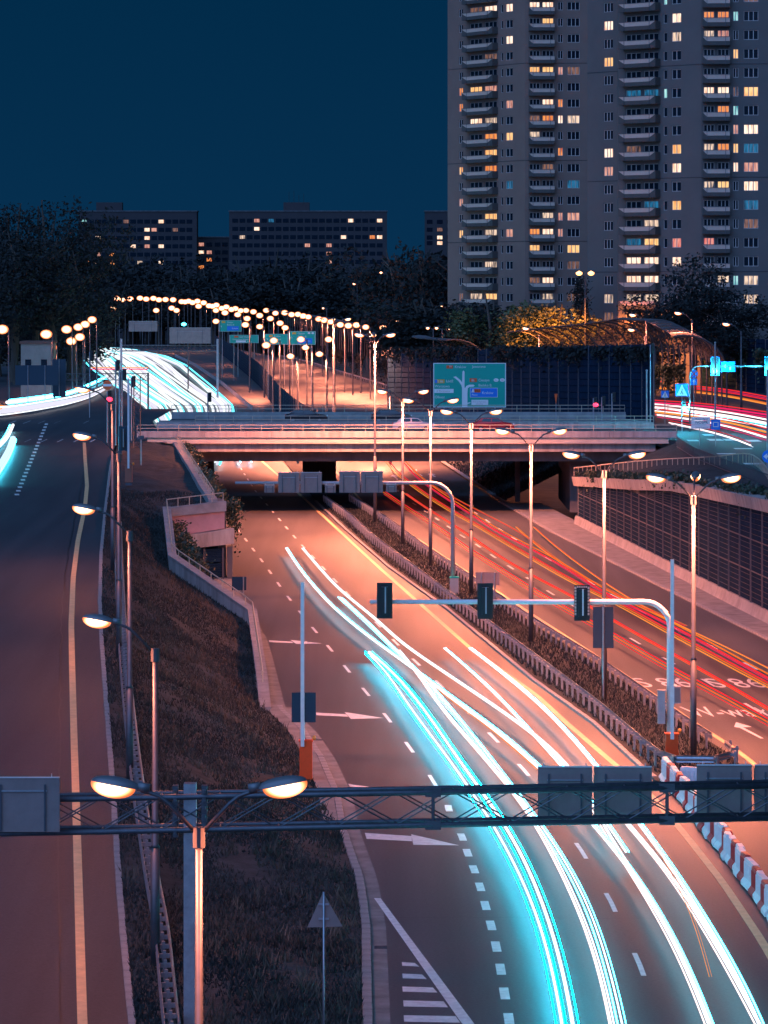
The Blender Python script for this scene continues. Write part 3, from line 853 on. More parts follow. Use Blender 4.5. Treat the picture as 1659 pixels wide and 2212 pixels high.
# ground behind that wall and the upper street on the right
inn = [Vector((XW(d) + .8, d, ZT(d) + .7)) for d in (196, 240, 281, 300, 342)]
out = [Vector((29.0, 196, 7)), Vector((28.6, 240, 7)), P(1610, 1030, 290), P(1545, 1005, 309), Vector((27.8, 352, 7))]
for p in out: p.z = 7.0
g = MB(); g.ribbon(inn, out); struct('verge', g, M_GRASS)
g = MB(); g.poly([tuple(p) for p in out] + [(27.8, 420, 7.0), (36, 700, 7.0), (330, 700, 7.0), (330, 196, 7.0)][0:0] + [(27.8, 412, 7.0), (30, 470, 7), (60, 760, 7.0), (330, 760, 7.0), (330, 196, 7.0)])
street = struct('upper_street', g, M_ASPH2)
fp = [P(1462, 952, 340), P(1500, 985, 318), P(1560, 1015, 298), P(1620, 1042, 281), P(1700, 1085, 262)]
fp = [Vector((p.x, p.y, 7.0)) for p in fp]
fe = empty('picket_railing', fp[0], 'dark picket railing along the kerb of the upper street on the right', 'railing')
railing(fe, fp, 1.05, .55, (1.0, .15), .035, .018, M_STEEL_DK)
for u, v, w, h in ((1545, 948, 22, 4), (1580, 948, 24, 4), (1625, 950, 24, 4), (1570, 979, 38, 2), (1605, 968, 34, 2), (1628, 1000, 36, 3), (1530, 938, 16, 3), (1497, 950, 18, 3)):
    a, b = G(u - w / 2, v + h, 7.006), G(u + w / 2, v, 7.006)
    g = MB(); g.poly([(a.x, a.y, 7.006), (b.x, a.y, 7.006), (b.x, b.y, 7.006), (a.x, b.y, 7.006)]); mark('lane_marking', g, street)

# ------------------------------------------------------------------ noise barriers
def barrier(name, label, pts, step, zlo, zhi, rows, m=M_PANEL):
    """posts and stacked panels along a path; zlo, zhi take a fraction along it"""
    q = resample(pts, step); t = empty(name, (q[0].x, q[0].y, 0), label, 'noise barrier'); n = len(q) - 1
    for i, p in enumerate(q):
        f = i / n; g = MB(); g.box((p.x, p.y - .08, (zlo(f) + zhi(f)) / 2), (.2, .2, zhi(f) - zlo(f) + .15)); g.build('post', M_PANEL_POST, t)
        if i == n: break
        r = q[i + 1]; f2 = (i + 1) / n; dv = (r - p).normalized() * .1
        for k in range(rows):
            g = MB(); a, b = p + dv, r - dv
            for s in range(4):
                k0, k1 = (k + s / 4) / rows, (k + (s + .94) / 4) / rows
                za0, za1, zb0, zb1 = lerp(zlo(f), zhi(f), k0), lerp(zlo(f), zhi(f), k1), lerp(zlo(f2), zhi(f2), k0), lerp(zlo(f2), zhi(f2), k1)
                nn = Vector((dv.y, -dv.x, 0)).normalized() * .06
                g.poly([(a.x, a.y, za0), (b.x, b.y, zb0), (b.x + nn.x, b.y + nn.y, zb0 + .08), (a.x + nn.x, a.y + nn.y, za0 + .08)])
                g.poly([(a.x + nn.x, a.y + nn.y, za0 + .08), (b.x + nn.x, b.y + nn.y, zb0 + .08), (b.x + nn.x, b.y + nn.y, zb1), (a.x + nn.x, a.y + nn.y, za1)])
            g.poly([(b.x, b.y + .12, zlo(f2)), (a.x, a.y + .12, zlo(f)), (a.x, a.y + .12, zhi(f)), (b.x, b.y + .12, zhi(f2))]) if k == 0 else None
            g.build('panel', m, t)
    return t
nl, nr = P(838, 870, 520), P(1412, 930, 402)
barrier('noise_barrier', 'long dark noise barrier behind the large green direction sign', [nl, nr], 4.0, lambda f: lerp(4.2, 6.2, f), lambda f: lerp(12.6, 15.6, f), 3)
ivy('ivy_plant', 'dense dark ivy along the top of the long noise barrier', [nl + Vector((0, -.4, 7.6)), nr + Vector((0, -.4, 9.0))], 9000, .9, 2.4, .4, M_LEAF_DK)
tops = [(465, 725, 1280), (500, 745, 1075), (560, 785, 814), (600, 830, 640), (650, 870, 537), (685, 885, 507)]
mpts = [Vector((P(u, v, d).x, d, 0)) for u, v, d in tops]
barrier('noise_barrier', 'curving dark noise barrier between white and orange carriageways', smooth_path(mpts, n=5), 9.0, lambda f: 0, lambda f: 5.0, 2)
rp0, rp1 = Vector((P(1478, 800, 560).x, 560, 0)), Vector((P(1720, 800, 500).x, 500, 0))
barrier('noise_barrier', 'teal ivy grown noise barrier above the red streaks on the right edge', [rp0, rp1], 5.0, lambda f: 6.9, lambda f: 14.5, 3)
ivy('ivy_plant', 'ivy hanging over the noise barrier at the right edge', [rp0 + Vector((0, -.5, 13)), rp1 + Vector((0, -.5, 13))], 5200, .8, 4.0, .4, M_LEAF)
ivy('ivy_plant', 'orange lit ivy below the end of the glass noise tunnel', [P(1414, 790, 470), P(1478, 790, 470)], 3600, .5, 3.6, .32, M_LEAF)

def arch_tunnel(name, label, pts, rad, base, step, height):
    """half arch of curved steel ribs with glass sheets, bending over towards the road"""
    q = resample(pts, step); t = empty(name, (q[0].x, q[0].y, 0), label, 'noise barrier')
    hf = height if callable(height) else (lambda f: height)
    def prof(p, d, f):
        nn = Vector((d.y, -d.x, 0))
        return [p + nn * (rad * (1 - math.cos(a)) * 1.15) + Vector((0, 0, base + hf(f) + rad * math.sin(a))) for a in [R(x) for x in range(0, 105, 13)]]
    arcs = []
    for i, p in enumerate(q):
        d = (q[min(i + 1, len(q) - 1)] - q[max(0, i - 1)]).normalized()
        pr = prof(p, d, i / (len(q) - 1)); arcs.append(pr)
        g = MB(); g.tube([Vector((p.x, p.y, base))] + pr, .11, 4); g.build('rib', M_PANEL_POST, t)
    for a, b in zip(arcs, arcs[1:]):
        g = MB(); g.ribbon(a, b); g.build('glass_sheet', M_TUBE, t)
        g = MB(); g.tube([a[-1], b[-1]], .09, 4); g.build('edge_rail', M_PANEL_POST, t)
    return t
arch_tunnel('glass_noise_tunnel', 'curved glass noise tunnel rising behind the long dark barrier on the right',
            smooth_path([Vector((P(1185, 700, 545).x, 545, 0)), Vector((P(1280, 700, 528).x, 528, 0)), Vector((P(1410, 700, 505).x, 505, 0)), Vector((P(1520, 700, 470).x, 470, 0)), Vector((P(1570, 700, 452).x, 452, 0))]), 4.5, 7, 4.0, fn([(0, 3.8), (.5, 6.1), (.75, 6.1), (1, 4.4)]))
tp = smooth_path([Vector((XR(d) + 5.5, d, 0)) for d in (1180, 1040, 900, 800, 700)] + [Vector((11.5, 610, 0)), Vector((16.0, 566, 0))])
arch_tunnel('glass_noise_tunnel', 'curved glass noise tunnel right of the orange carriageway', tp, 4.6, 1.0, 8.0, fn([(0, 9.0), (.6, 7.2), (1, 8.2)]))
# planted slope below that tunnel
ivy('ivy_plant', 'planted slope at the foot of the far glass tunnel', [Vector((XR(d) + 4.2, d, 5.0)) for d in range(1100, 600, -25)] + [Vector((12.5, 585, 6.0))], 7500, .8, 4.6, .5, M_LEAF_DK)
guard_rail_later = [(XR(d) + .8, d, 0) for d in range(1150, 520, -30)]

# ------------------------------------------------------------------ guard rails
WB_PROF = [(0, .44), (.05, .50), (0, .57), (0, .62), (.05, .69), (0, .76), (-.02, .76), (.03, .69), (-.02, .62), (-.02, .57), (.03, .50), (-.02, .44)]
POST_ME = None
def guard_rail(name, label, pts, side=1, step=2.0, z=0.0, double=0.0, mirror=False):
    global POST_ME
    pts = [Vector(p) for p in pts]; q = resample(pts, step)
    t = empty(name, (q[0].x, q[0].y, q[0].z), label, 'guard rail')
    pr = [(a * side, b) for a, b in WB_PROF]
    g = MB(); g.sweep(q, pr); g.build('beam', M_GALV, t)
    if double:
        g = MB(); g.sweep(q, [(-double * side - a * side, b) for a, b in WB_PROF]); g.build('beam', M_GALV, t)
    if POST_ME is None:
        p = MB(); p.box((0, 0, .33), (.10, .14, .86)); POST_ME = p.mesh('post', M_GALV)
        s = MB(); s.box((0, 0, .6), (.34, .08, .14)); guard_rail.sp = s.mesh('spacer', M_GALV)
    for i, p in enumerate(q[:280]):
        d = (q[min(i + 1, len(q) - 1)] - q[max(i - 1, 0)]); rz = math.atan2(-d.x, d.y); lat = Vector((d.y, -d.x, 0)).normalized()
        off = -(double / 2 if double else .24) * side
        o = link('post', POST_ME, t, p + lat * off - t.location); o.rotation_euler.z = rz
        o = link('spacer', guard_rail.sp, t, p + lat * off * (1 if double else .6) - t.location); o.rotation_euler.z = rz
    return t
guard_rail('guard_rail', 'guard rail along the right edge of the far orange carriageway', guard_rail_later, side=-1, step=5.0)
dd = [372 - 4 * i for i in range(52)]
lft = [(XGL(d), d, .12) for d in dd if d > 168]
nose = [(12.6, 166.2, .12), (13.2, 165.2, .12), (14.4, 165.0, .12), (15.4, 166.0, .12), (15.9, 168.5, .12), (15.75, 171, .12)]
guard_rail('guard_rail', 'near guard rail of the median, wrapping round its nose by the orange box', lft + nose, side=-1)
guard_rail('guard_rail', 'guard rail of the median facing the red light streaks', [(XGR(d), d, .12) for d in [374 - 4 * i for i in range(51)]], side=-1)
rr = [GR(u, v) for u, v in ((372, 2420), (350, 2212), (335, 2050), (318, 1950), (300, 1830), (285, 1720), (272, 1600), (263, 1500), (255, 1380), (250, 1260), (248, 1150))]
guard_rail('guard_rail', 'double guard rail along the edge of the left side road', smooth_path(rr[::-1]), side=1, double=.42, step=1.33)
guard_rail('guard_rail', 'cyan lit guard rail along the far carriageway below the noise barrier', [(P(548, 885, 658).x, 655, 0), (P(480, 830, 830).x, 830, 0), (P(425, 790, 1026).x, 1020, 0), (P(380, 770, 1160).x, 1160, 0)], side=1, step=4.0)

# ------------------------------------------------------------------ street lamps
def spot(parent, loc, power, col=LAMP, size=166, blend=.5):
    l = bpy.data.lights.new('lamp_light', 'SPOT'); l.energy = power; l.color = col; l.spot_size = R(size); l.spot_blend = blend; l.shadow_soft_size = .22
    o = bpy.data.objects.new('lamp_light', l); COL.objects.link(o); o.parent = parent; o.location = loc
    return o
HEAD = {}
def head_meshes():
    if HEAD: return HEAD
    M = Matrix.Rotation(R(-10), 3, 'Y')
    g = MB(); g.ellipsoid((.06, 0, .02), (.52, .21, .17), 16, 5, 0, 90, M); g.ellipsoid((.06, 0, .02), (.52, .21, .03), 16, 2, -90, 0, M); g.box((-.5, 0, -.03), (.24, .16, .16), 0, R(-10)); HEAD['h'] = g.mesh('housing', M_HOUSING, smooth=True)
    g = MB(); g.ellipsoid((.12, 0, 0), (.46, .22, .25), 18, 8, -90, 8, M); HEAD['l'] = g.mesh('lens', M_LENS, smooth=True)
    return HEAD
POLES = {}
def street_lamp(label, x, y, z, h, arms, group=None, power=9000, reach=1.3, rise=.8, pole_r=.11, collar=True, lit=True):
    """pole with curved arms; each arm carries a cobra head"""
    t = empty('street_lamp', (x, y, z), label, 'street lamp', group)
    g = MB()
    hs = h * .38
    g.tube([(0, 0, 0), (0, 0, hs)], pole_r * 1.35, 10); g.tube([(0, 0, hs), (0, 0, hs + .08), (0, 0, h)], [pole_r * 1.5, pole_r, pole_r * .72], 10)
    g.build('pole', M_POLE, t, world=False, smooth=True)
    if collar:
        g = MB(); g.tube([(0, 0, h - .35), (0, 0, h + .06)], pole_r * 1.25, 10); g.build('collar', M_POLE, t, world=False)
    hm = head_meshes()
    for k, az in enumerate(arms):
        ca, sa = math.cos(az), math.sin(az)
        pr = [(0, -.12), (reach * .62, rise * .68), (reach * .80, rise * .86), (reach, rise * .95), (reach + .18, rise)]
        g = MB(); g.tube([(ca * a, sa * a, h + b) for a, b in pr], .042, 8); g.build('arm', M_POLE, t, world=False, smooth=True)
        loc = Vector((ca * (reach + .62), sa * (reach + .62), h + rise + .10))
        o = link('lamp_head', hm['h'], t, loc, az); l = link('lens', hm['l'], o)
        if lit: spot(t, loc + Vector((0, 0, -.32)), power)
    return t
PI = math.pi
street_lamp('nearest double arm street lamp in front of the sign gantry', (430 - UC) * 75 / F, 75, -.3, 11.1, (0, PI), power=4000, reach=1.0, pole_r=.10)
med = [(1498, 1640, (0, PI, R(82)), 'triple headed median street lamp right of the orange barrier box'),
       (1305, 1515, (0, PI), 'double arm median lamp rising through the dark blue sign'),
       (1147, 1390, (0, PI), 'double arm median lamp left of the brick pattern traffic signal'),
       (1018, 1285, (0, PI), 'double arm median lamp beside the grey sign back'),
       (930, 1225, (0, PI), 'double arm median lamp whose right head covers the green sign corner'),
       (870, 1178, (0, PI), 'double arm median lamp nearest to the road bridge')]
for u, v, arms, lab in med:
    p = G(u, v); street_lamp(lab, p.x, p.y, 0, 12.1, arms, 'street lamps along the median', reach=1.0, power=19000 if p.y > 215 else 13000)
p = G(810, 1131); street_lamp('tall triple headed mast in the median standing before the road bridge', p.x, p.y, 0, 16.5, (0, PI, R(95)), power=32000, reach=.7)
for u, vt, d, zb, lab in ((335, 1405, 117, .3, 'single arm street lamp nearest on the left side road'), (280, 1150, 148, 2, 'single arm street lamp second along the left side road'),
                     (257, 982, 184, 3.4, 'single arm street lamp on the side road just below the crossing'), (243.6, 874, 225, 4.6, 'single arm street lamp of the side road nearest to the junction')):
    h = H - (vt - VH) * d / F - zb
    street_lamp(lab, (u - UC) * d / F, d, zb, h, (PI,), 'street lamps of the side road', power=2900, reach=1.1, rise=.85)
# bridge lamps and lamps beyond
street_lamp('triple headed mast beyond the road bridge right of the green signs', P(720, 705, 520).x, 520, 0, 16.4, (0, PI, R(90)), power=40000, reach=1.3)
for u, v, d, az, lab in ((1138, 711, 480, PI, 'small street lamp peeping over the long noise barrier'),
                    (1369, 682, 470, PI, 'upper orange lamp before the arched glass tunnel'), (1366, 714, 462, PI, 'lower orange lamp before the arched glass tunnel'),
                    (1467, 678, 455, PI, 'bright orange street lamp above the end of the arched tunnel')):
    street_lamp(lab, P(u, v, d).x + 1.6, d, 7, H - (v - VH) * d / F - 7.8, (az,), power=7000, reach=1.0)
street_lamp('unlit grey street lamp above the noise barrier at the right', P(1575, 715, 430).x + 1.4, 430, 7, 9.6, (PI,), lit=False, reach=1.0)
bpy.data.objects[-1] if False else None

FARL = {}
FL = {}
def far_lens(r, heads):
    if heads > 1: return M_LENS_FAR
    k = round(r, 2)
    if k not in FL: FL[k] = burner('far_lamp_bowl', -.9, k, k * .75, .8, 5.5)
    return FL[k]
def far_lamp(label, u, v, d, group, heads=1, base=0.0, power=0, r=.55, cy=False):
    """lamp so far away that only pole, short arm and a bowl enlarged for its glare show"""
    p = P(u, v, d); t = empty('street_lamp', (p.x + .9, d, base), label, 'street lamp', group)
    h = p.z - base; g = MB(); g.tube([(0, 0, 0), (0, 0, h)], [.16, .10], 6); g.build('pole', M_POLE, t, world=False)
    key = (heads, r, cy)
    if key not in FARL:
        a = MB(); b = MB(); c = MB()
        for k in range(heads):
            s = -1 if k == 0 else 1
            a.tube([(0, 0, -.3), (s * .6, 0, .15), (s * .9, 0, .2)], .06, 5); a.box((s * .9, 0, .24), (.9, .4, .2)); b.ellipsoid((s * .9, 0, 0), (r, r * .7, r * .75), 10, 6);
        FARL[key] = (a.mesh('arm', M_POLE), b.mesh('lens', M_LENS_CY if cy else far_lens(r, heads), smooth=True))
    link('arm', FARL[key][0], t, (0, 0, h)); lo = link('lens', FARL[key][1], t, (0, 0, h))
    if power:
        l = bpy.data.lights.new('lamp_light', 'SPOT'); l.energy = power; l.color = LAMP; l.spot_size = R(160); l.spot_blend = .6; l.shadow_soft_size = .4
        o = bpy.data.objects.new('lamp_light', l); COL.objects.link(o); o.parent = t; o.location = (-.9, 0, h - .6)
far = [(505, 598), (563, 600), (605, 597), (488, 642), (663, 598), (687, 604), (675, 650), (748, 604), (742, 640), (763, 650), (785, 612), (815, 610), (853, 610),
       (880, 617), (858, 632), (903, 630), (935, 627), (933, 650), (978, 635), (972, 660), (1017, 642), (1027, 668), (1063, 650), (1068, 685), (1122, 672), (1150, 650),
       (933, 697), (1168, 685), (1230, 660), (1122, 720), (1287, 667), (1332, 678), (1377, 687), (1232, 725), (1428, 700), (1470, 712), (1540, 713), (1183, 780), (1255, 847), (1380, 838), (1300, 775), (1655, 725), (1655, 1000), (530, 603), (632, 601), (715, 603), (800, 613), (832, 616), (918, 632), (958, 641), (1000, 646), (1040, 651), (1095, 656), (1190, 662), (1260, 668), (1310, 674), (1400, 692), (1505, 716), (1580, 722), (1210, 705), (1060, 712), (1320, 810), (1420, 775), (1150, 800)]  # closing entries are lamps added along the reflecting tunnel edge
for i, (x, y) in enumerate(far):
    u, v = .5 * x, 345.6 + .5 * y
    d = min(1300, 62400 / (v - VH))
    d = max(d, 455)
    far_lamp('orange street lamp in the long chain along the far motorway', u, v, d, 'street lamps along the far motorway', power=((70000 if d > 600 else 45000) if (x > 1100) else (30000 if i % 3 == 0 else 0)), r=round(.72 * d / 900 + .16, 1))
for i, (x, y) in enumerate([(10, 732), (200, 753), (127, 845), (222, 810), (288, 732), (308, 783), (345, 765), (338, 722), (368, 710), (398, 690)]):
    u, v = .5 * x, 345.6 + .5 * y
    far_lamp('orange street lamp in the cluster left of the junction', u, v, 520 + 22 * i, 'street lamps left of the junction', base=ZR(520 + 22 * i), power=7000, r=.9)
far_lamp('tall twin headed lamp glaring in front of the tower block', 1251, 590, 560, None, 2, base=7, power=0, r=.5)
tl = bpy.data.lights.new('lamp_light', 'SPOT'); tl.energy = 130000; tl.spot_size = R(150); tl.spot_blend = .4; tl.color = (1, .27, .04); tl.shadow_soft_size = .5
o = bpy.data.objects.new('lamp_light', tl); COL.objects.link(o); o.location = P(1240, 592, 548)
for u, v, d in ((953, 662, 700), (910, 669, 760), (858, 695, 640), (884, 694, 640), (924, 709, 600), (943, 709, 600), (968, 712, 600), (698, 666, 900), (823, 589, 1150), (765, 613, 1100)):
    far_lamp('small orange lamp left of the tower foot among dark trees', u, v, d, 'small lamps left of the tower', base=5, r=.30 if v > 650 else .5, power=5000 if u in (953, 968) else 0)
far_lamp('cyan white lamp over the far carriageway gantry', 397, 700, 760, None, base=0, cy=True, r=.5)

# ------------------------------------------------------------------ sign gantry in front
def gd(u): return lerp(106.9, 110.0, u / 1659)
gt = empty('sign_gantry', (P(410, 1740, 107.7).x, 107.7, 0), 'lattice sign gantry spanning side road and motorway in the foreground', 'gantry')
gy0, gy1 = P(-40, 1722, gd(-40)), P(1720, 1697, gd(1720))
zt, zb = 6.98, 6.02
def chord(x, z, y=0): return Vector((x, lerp(gy0.y, gy1.y, (x - gy0.x) / (gy1.x - gy0.x)) + y, z))
for z in (zt, zb):
    for y in (0, .9):
        g = MB(); g.tube([chord(gy0.x, z, y), chord(gy1.x, z, y)], .085 if y == 0 else .07, 8); g.build('chord', M_STEEL_DK, gt, smooth=True)
n = 14
for i in range(n):
    xa_, xb_ = lerp(gy0.x, gy1.x, i / n), lerp(gy0.x, gy1.x, (i + 1) / n)
    for y in (0, .9):
        for a, b in ((zt, zb), (zb, zt)):
            g = MB(); g.tube([chord(xa_, a, y + (.02 if a > b else -.02)), chord(xb_, b, y + (.02 if a > b else -.02))], .022, 5); g.build('diagonal', M_STEEL_DK, gt)
    g = MB(); g.tube([chord(xa_, zt), chord(xa_, zt, .9)], .03, 5); g.tube([chord(xa_, zb), chord(xa_, zb, .9)], .03, 5); g.build('strut', M_STEEL_DK, gt)
for u in (935, 1444):
    x = P(u, 1700, 109).x
    g = MB(); g.tube([chord(x, zt + .1, -.02), chord(x, zb - .12, -.02)], .05, 6)
    for z in (zt, zb): g.box(chord(x, z, -.02), (.46, .12, .26))
    g.build('splice_plate', M_STEEL_DK, gt)
px = P(410, 1740, 107.7).x
g = MB(); g.box((px, 107.9, 3.4), (.36, .42, 7.9)); g.build('pillar', M_GALV, gt)
for s in (-1, 1):
    g = MB(); g.box((px + s * .42, 107.8, 6.55), (.16, .3, 1.5))
    for k in range(6): g.box((px + s * .42, 107.55, 5.95 + k * .24), (.09, .22, .09))
    g.build('bracket', M_STEEL_DK, gt)
def sign_back(label, u0, u1, v0, v1, d, parent=None):
    a, b = P(u0, v0, d), P(u1, v1, d); c = (a + b) / 2; w, h = b.x - a.x, a.z - b.z
    t = empty('traffic_sign', (c.x, d, b.z), label, 'sign')
    g = MB(); g.box((0, 0, h / 2), (w, .05, h)); g.build('panel', M_SIGNBACK, t, world=False)
    g = MB(); g.box((0, -.01, h + .012), (w, .10, .03)); g.build('top_edge', M_PAINT_W, t, world=False)
    for s in (-.3, .3):
        g = MB(); g.box((s * w, -.06, h * .45), (.05, .06, h * .86)); g.build('bracket', M_STEEL_DK, t, world=False)
        g = MB(); g.tube([(s * w * 1.3, 0, h), (s * w * 1.3, 0, h + .12)], .015, 5); g.build('bolt', M_PAINT_W, t, world=False)
    g = MB(); g.box((0, -.05, h * .76), (w * .66, .04, .04)); g.build('rail', M_GALV, t, world=False)
    return t
sign_back('grey back of the gantry sign above the left side road', -30, 129, 1680, 1797, gd(50) - .2)
sign_back('left grey sign back of the pair over the white light streaks', 1162, 1279, 1657, 1772, gd(1220) + 1.15)
sign_back('right grey sign back of the pair over the white light streaks', 1283, 1408, 1657, 1772, gd(1340) + 1.15)
sign_back('grey gantry sign back beside the water barriers', 1505, 1624, 1653, 1770, gd(1560) + 1.15)
sign_back('grey gantry sign back cut by the right picture edge', 1629, 1750, 1653, 1770, gd(1690) + 1.15)

# ------------------------------------------------------------------ signal masts
def mast_arm(name, label, base, h, x_end, r, rad, m):
    t = empty(name, base, label, 'signal mast')
    pts = [Vector((0, 0, 0)), Vector((0, 0, h - rad))]
    s = -1
    for k in range(1, 9):
        a = R(90 * k / 8); pts.append(Vector((s * rad * (1 - math.cos(a)), 0, h - rad + rad * math.sin(a))))
    pts.append(Vector((x_end, 0, h)))
    rs = [r * 1.15, r * 1.1] + [r] * 8 + [r * .75]
    g = MB(); g.tube(pts, rs, 12); g.build('mast', m, t, world=False, smooth=True)
    return t
def signal(label, x, y, z, w=.72, h=1.65, m=M_BLACK, brick=False):
    t = empty('traffic_signal', (x, y, z), label, 'traffic light')
    g = MB(); g.box((0, 0, 0), (w, .05, h)); g.build('backboard', m, t, world=False)
    g = MB(); g.box((0, -.14, 0), (w * .42, .22, h * .78)); g.build('signal_body', M_BLACK, t, world=False)
    g = MB(); g.box((.03, -.27, .05), (.06, .05, h * .74)); g.build('bracket', M_PAINT_G if not brick else M_PAINT_W, t, world=False)
    g = MB()
    for k in range(3): g.tube([(0, .03, (k - 1) * .48), (0, .25, (k - 1) * .48)], .15, 10)
    g.build('visor', M_BLACK, t, world=False)
    if brick:
        g = MB()
        for s in (-1, 1):
            for k in range(9): g.box((s * w * .42, -.035, h * .42 - k * .15), (.08, .03, .11))
        for k in range(5): g.box((-.2 + k * .1, -.035, h * .45), (.08, .03, .07))
        g.build('vent_panel', M_PALE, t, world=False)
    return t
b = G(1447, 1637); hz = H - (1300 - VH) * b.y / F
mast_arm('signal_mast', 'pale curved signal mast reaching left over both carriageways from the median nose', b, hz, P(799, 1297, b.y).x - b.x, .13, 1.2, M_PAINT_W)
signal('black traffic signal back at the left tip of the near mast arm', P(831, 1296, b.y - .3).x, b.y - .35, P(831, 1296, b.y).z)
signal('black traffic signal back in the middle of the near mast arm', P(1048, 1297, b.y - .3).x, b.y - .35, P(1048, 1297, b.y).z)
signal('traffic signal back with a pale grid pattern on the near mast arm', P(1257, 1301, b.y - .3).x, b.y - .35, P(1257, 1301, b.y).z, brick=True)
ce = empty('control_cabinet', b + Vector((-.35, -.1, 1.6)), 'grey control cabinet strapped to the near mast', 'cabinet')
g = MB(); g.box((-.05, 0, .75), (.34, .3, 1.5)); g.build('box', M_PAINT_G, ce, world=False); g = MB(); g.box((-.05, 0, 1.53), (.4, .36, .06)); g.build('lid', M_GALV, ce, world=False)
ce = empty('control_cabinet', b + Vector((.32, -.2, 2.6)), 'small pale box fixed beside the mast above the orange box', 'cabinet')
g = MB(); g.box((0, 0, .35), (.3, .26, .8)); g.build('box', M_PAINT_G, ce, world=False); g = MB(); g.box((0, -.14, .35), (.24, .02, .7)); g.build('door', M_SIGNBACK, ce, world=False)
b2 = G(978, 1287); hz2 = H - (1043 - VH) * b2.y / F
mast_arm('signal_mast', 'far curved signal mast carrying sign backs before the bridge', b2, hz2, P(508, 1043, b2.y).x - b2.x, .13, 1.5, M_PAINT_G)
for u0, u1, v0, v1, lab in ((601, 647, 1021, 1064, 'leftmost grey sign back of four on the far mast arm'), (649, 695, 1021, 1064, 'second grey sign back from the left on the far mast arm'),
                       (733, 778, 1019, 1064, 'third grey sign back from the left on the far mast arm'), (780, 827, 1019, 1064, 'rightmost large sign back on the far mast arm'),
                       (571, 593, 1048, 1064, 'small dark box hanging left of the signs on the far mast arm'), (834, 857, 1047, 1063, 'small pale box hanging right of the signs on the far mast arm'), (702, 725, 1048, 1064, 'small box hanging between the sign pairs on the far mast arm')):
    sign_back(lab, u0, u1, v0, v1, b2.y - .25)
ce = empty('control_cabinet', b2 + Vector((.1, -.3, 0)), 'pale control cabinet with green lid at the foot of the far mast', 'cabinet')
g = MB(); g.box((0, 0, .65), (.62, .5, 1.3)); g.build('box', M_PALE, ce, world=False); g = MB(); g.box((0, 0, 1.33), (.68, .56, .08)); g.build('lid', M_SIGN_G, ce, world=False)

# raised boom barriers
def boom(label, base, boxh, boomh, m, dx=0.0):
    t = empty('boom_barrier', base, label, 'barrier')
    g = MB(); g.box((0, 0, boxh / 2 + .1), (.56, .45, boxh - .2)); g.build('housing', m, t, world=False)
    g = MB(); g.box((0, 0, .05), (.50, .4, .18)); g.build('plinth', M_STEEL_DK, t, world=False)
    g = MB(); g.box((0, 0, boxh + .03), (.64, .52, .05)); g.build('lid', m, t, world=False)
    g = MB(); g.box((dx, -.3, boxh + boomh / 2 - .2), (.16, .06, boomh)); g.build('boom', M_PAINT_W, t, world=False)
    g = MB(); g.ellipsoid((-.34 if dx > 0 else .36, 0, boxh + .15), (.09, .09, .11), 10, 6); g.build('warning_lamp', M_AMBER, t, world=False, smooth=True)
    return t
boom('orange barrier box with raised white boom in the median nose', G(1451, 1652), 1.4, 8.2, M_ORANGE, .0)
boom('red orange barrier box with raised dark boom at the left kerb', G(661, 1692), 1.85, 7.2, M_ORANGE, -.15)
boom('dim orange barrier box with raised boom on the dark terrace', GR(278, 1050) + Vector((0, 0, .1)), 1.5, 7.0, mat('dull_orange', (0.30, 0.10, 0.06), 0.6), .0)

def post_sign(label, u0, u1, v0, v1, d, zbase, m, posts=(0.5,), cat='sign', top=None):
    a, b = P(u0, v0, d), P(u1, v1, d); w, h = b.x - a.x, a.z - b.z
    t = empty('traffic_sign', ((a.x + b.x) / 2, d, zbase), label, cat)
    g = MB(); g.box((0, 0, b.z - zbase + h / 2), (w, .06, h)); g.build('panel', m, t, world=False)
    for f in posts:
        g = MB(); g.tube([((f - .5) * w, -.09, 0), ((f - .5) * w, -.09, (top or a.z) - zbase)], .05, 8); g.build('post', M_GALV, t, world=False)
    return t
post_sign('tall dark blue sign on the lamp post below the mast arm', 1281, 1325, 1311, 1400, 194.4, 0, M_DKBLUE)
post_sign('small dark sign at the left kerb behind the raised boom', 630, 682, 1496, 1560, 166, 0, M_DKBLUE)
post_sign('grey sign back behind the middle traffic signal', 1028, 1079, 1236, 1264, 250, 0, M_SIGNBACK, (.25, .8))
post_sign('small dark sign beside the mesh panel wall', 501, 532, 1246, 1275, 262, 0, M_DKBLUE, (.8,))
# triangular sign back
d = 103; a, b, c = P(698, 1928, d), P(664, 2003, d), P(740, 2001, d)
t = empty('warning_sign', (a.x, d, -.1), 'back of a triangular warning sign on the grass bank', 'sign')
g = MB(); v = [a, b, c]; y = .03
g.v = [(p.x, p.y + s, p.z) for s in (-y, y) for p in v]
for q in ((0, 1, 2), (5, 4, 3), (0, 3, 4, 1), (1, 4, 5, 2), (2, 5, 3, 0)): g.face(q)
g.build('plate', M_SIGNBACK, t)
g = MB(); g.tube([(a.x + .02, d - .08, -.3), (a.x + .02, d - .08, a.z + .03)], .032, 8); g.build('post', M_GALV, t, smooth=True)
for zz in (1.0, .55):
    g = MB(); g.box((a.x + .02, d - .06, b.z + zz * .9 - .25), (.3, .04, .05)); g.build('clamp', M_GALV, t)

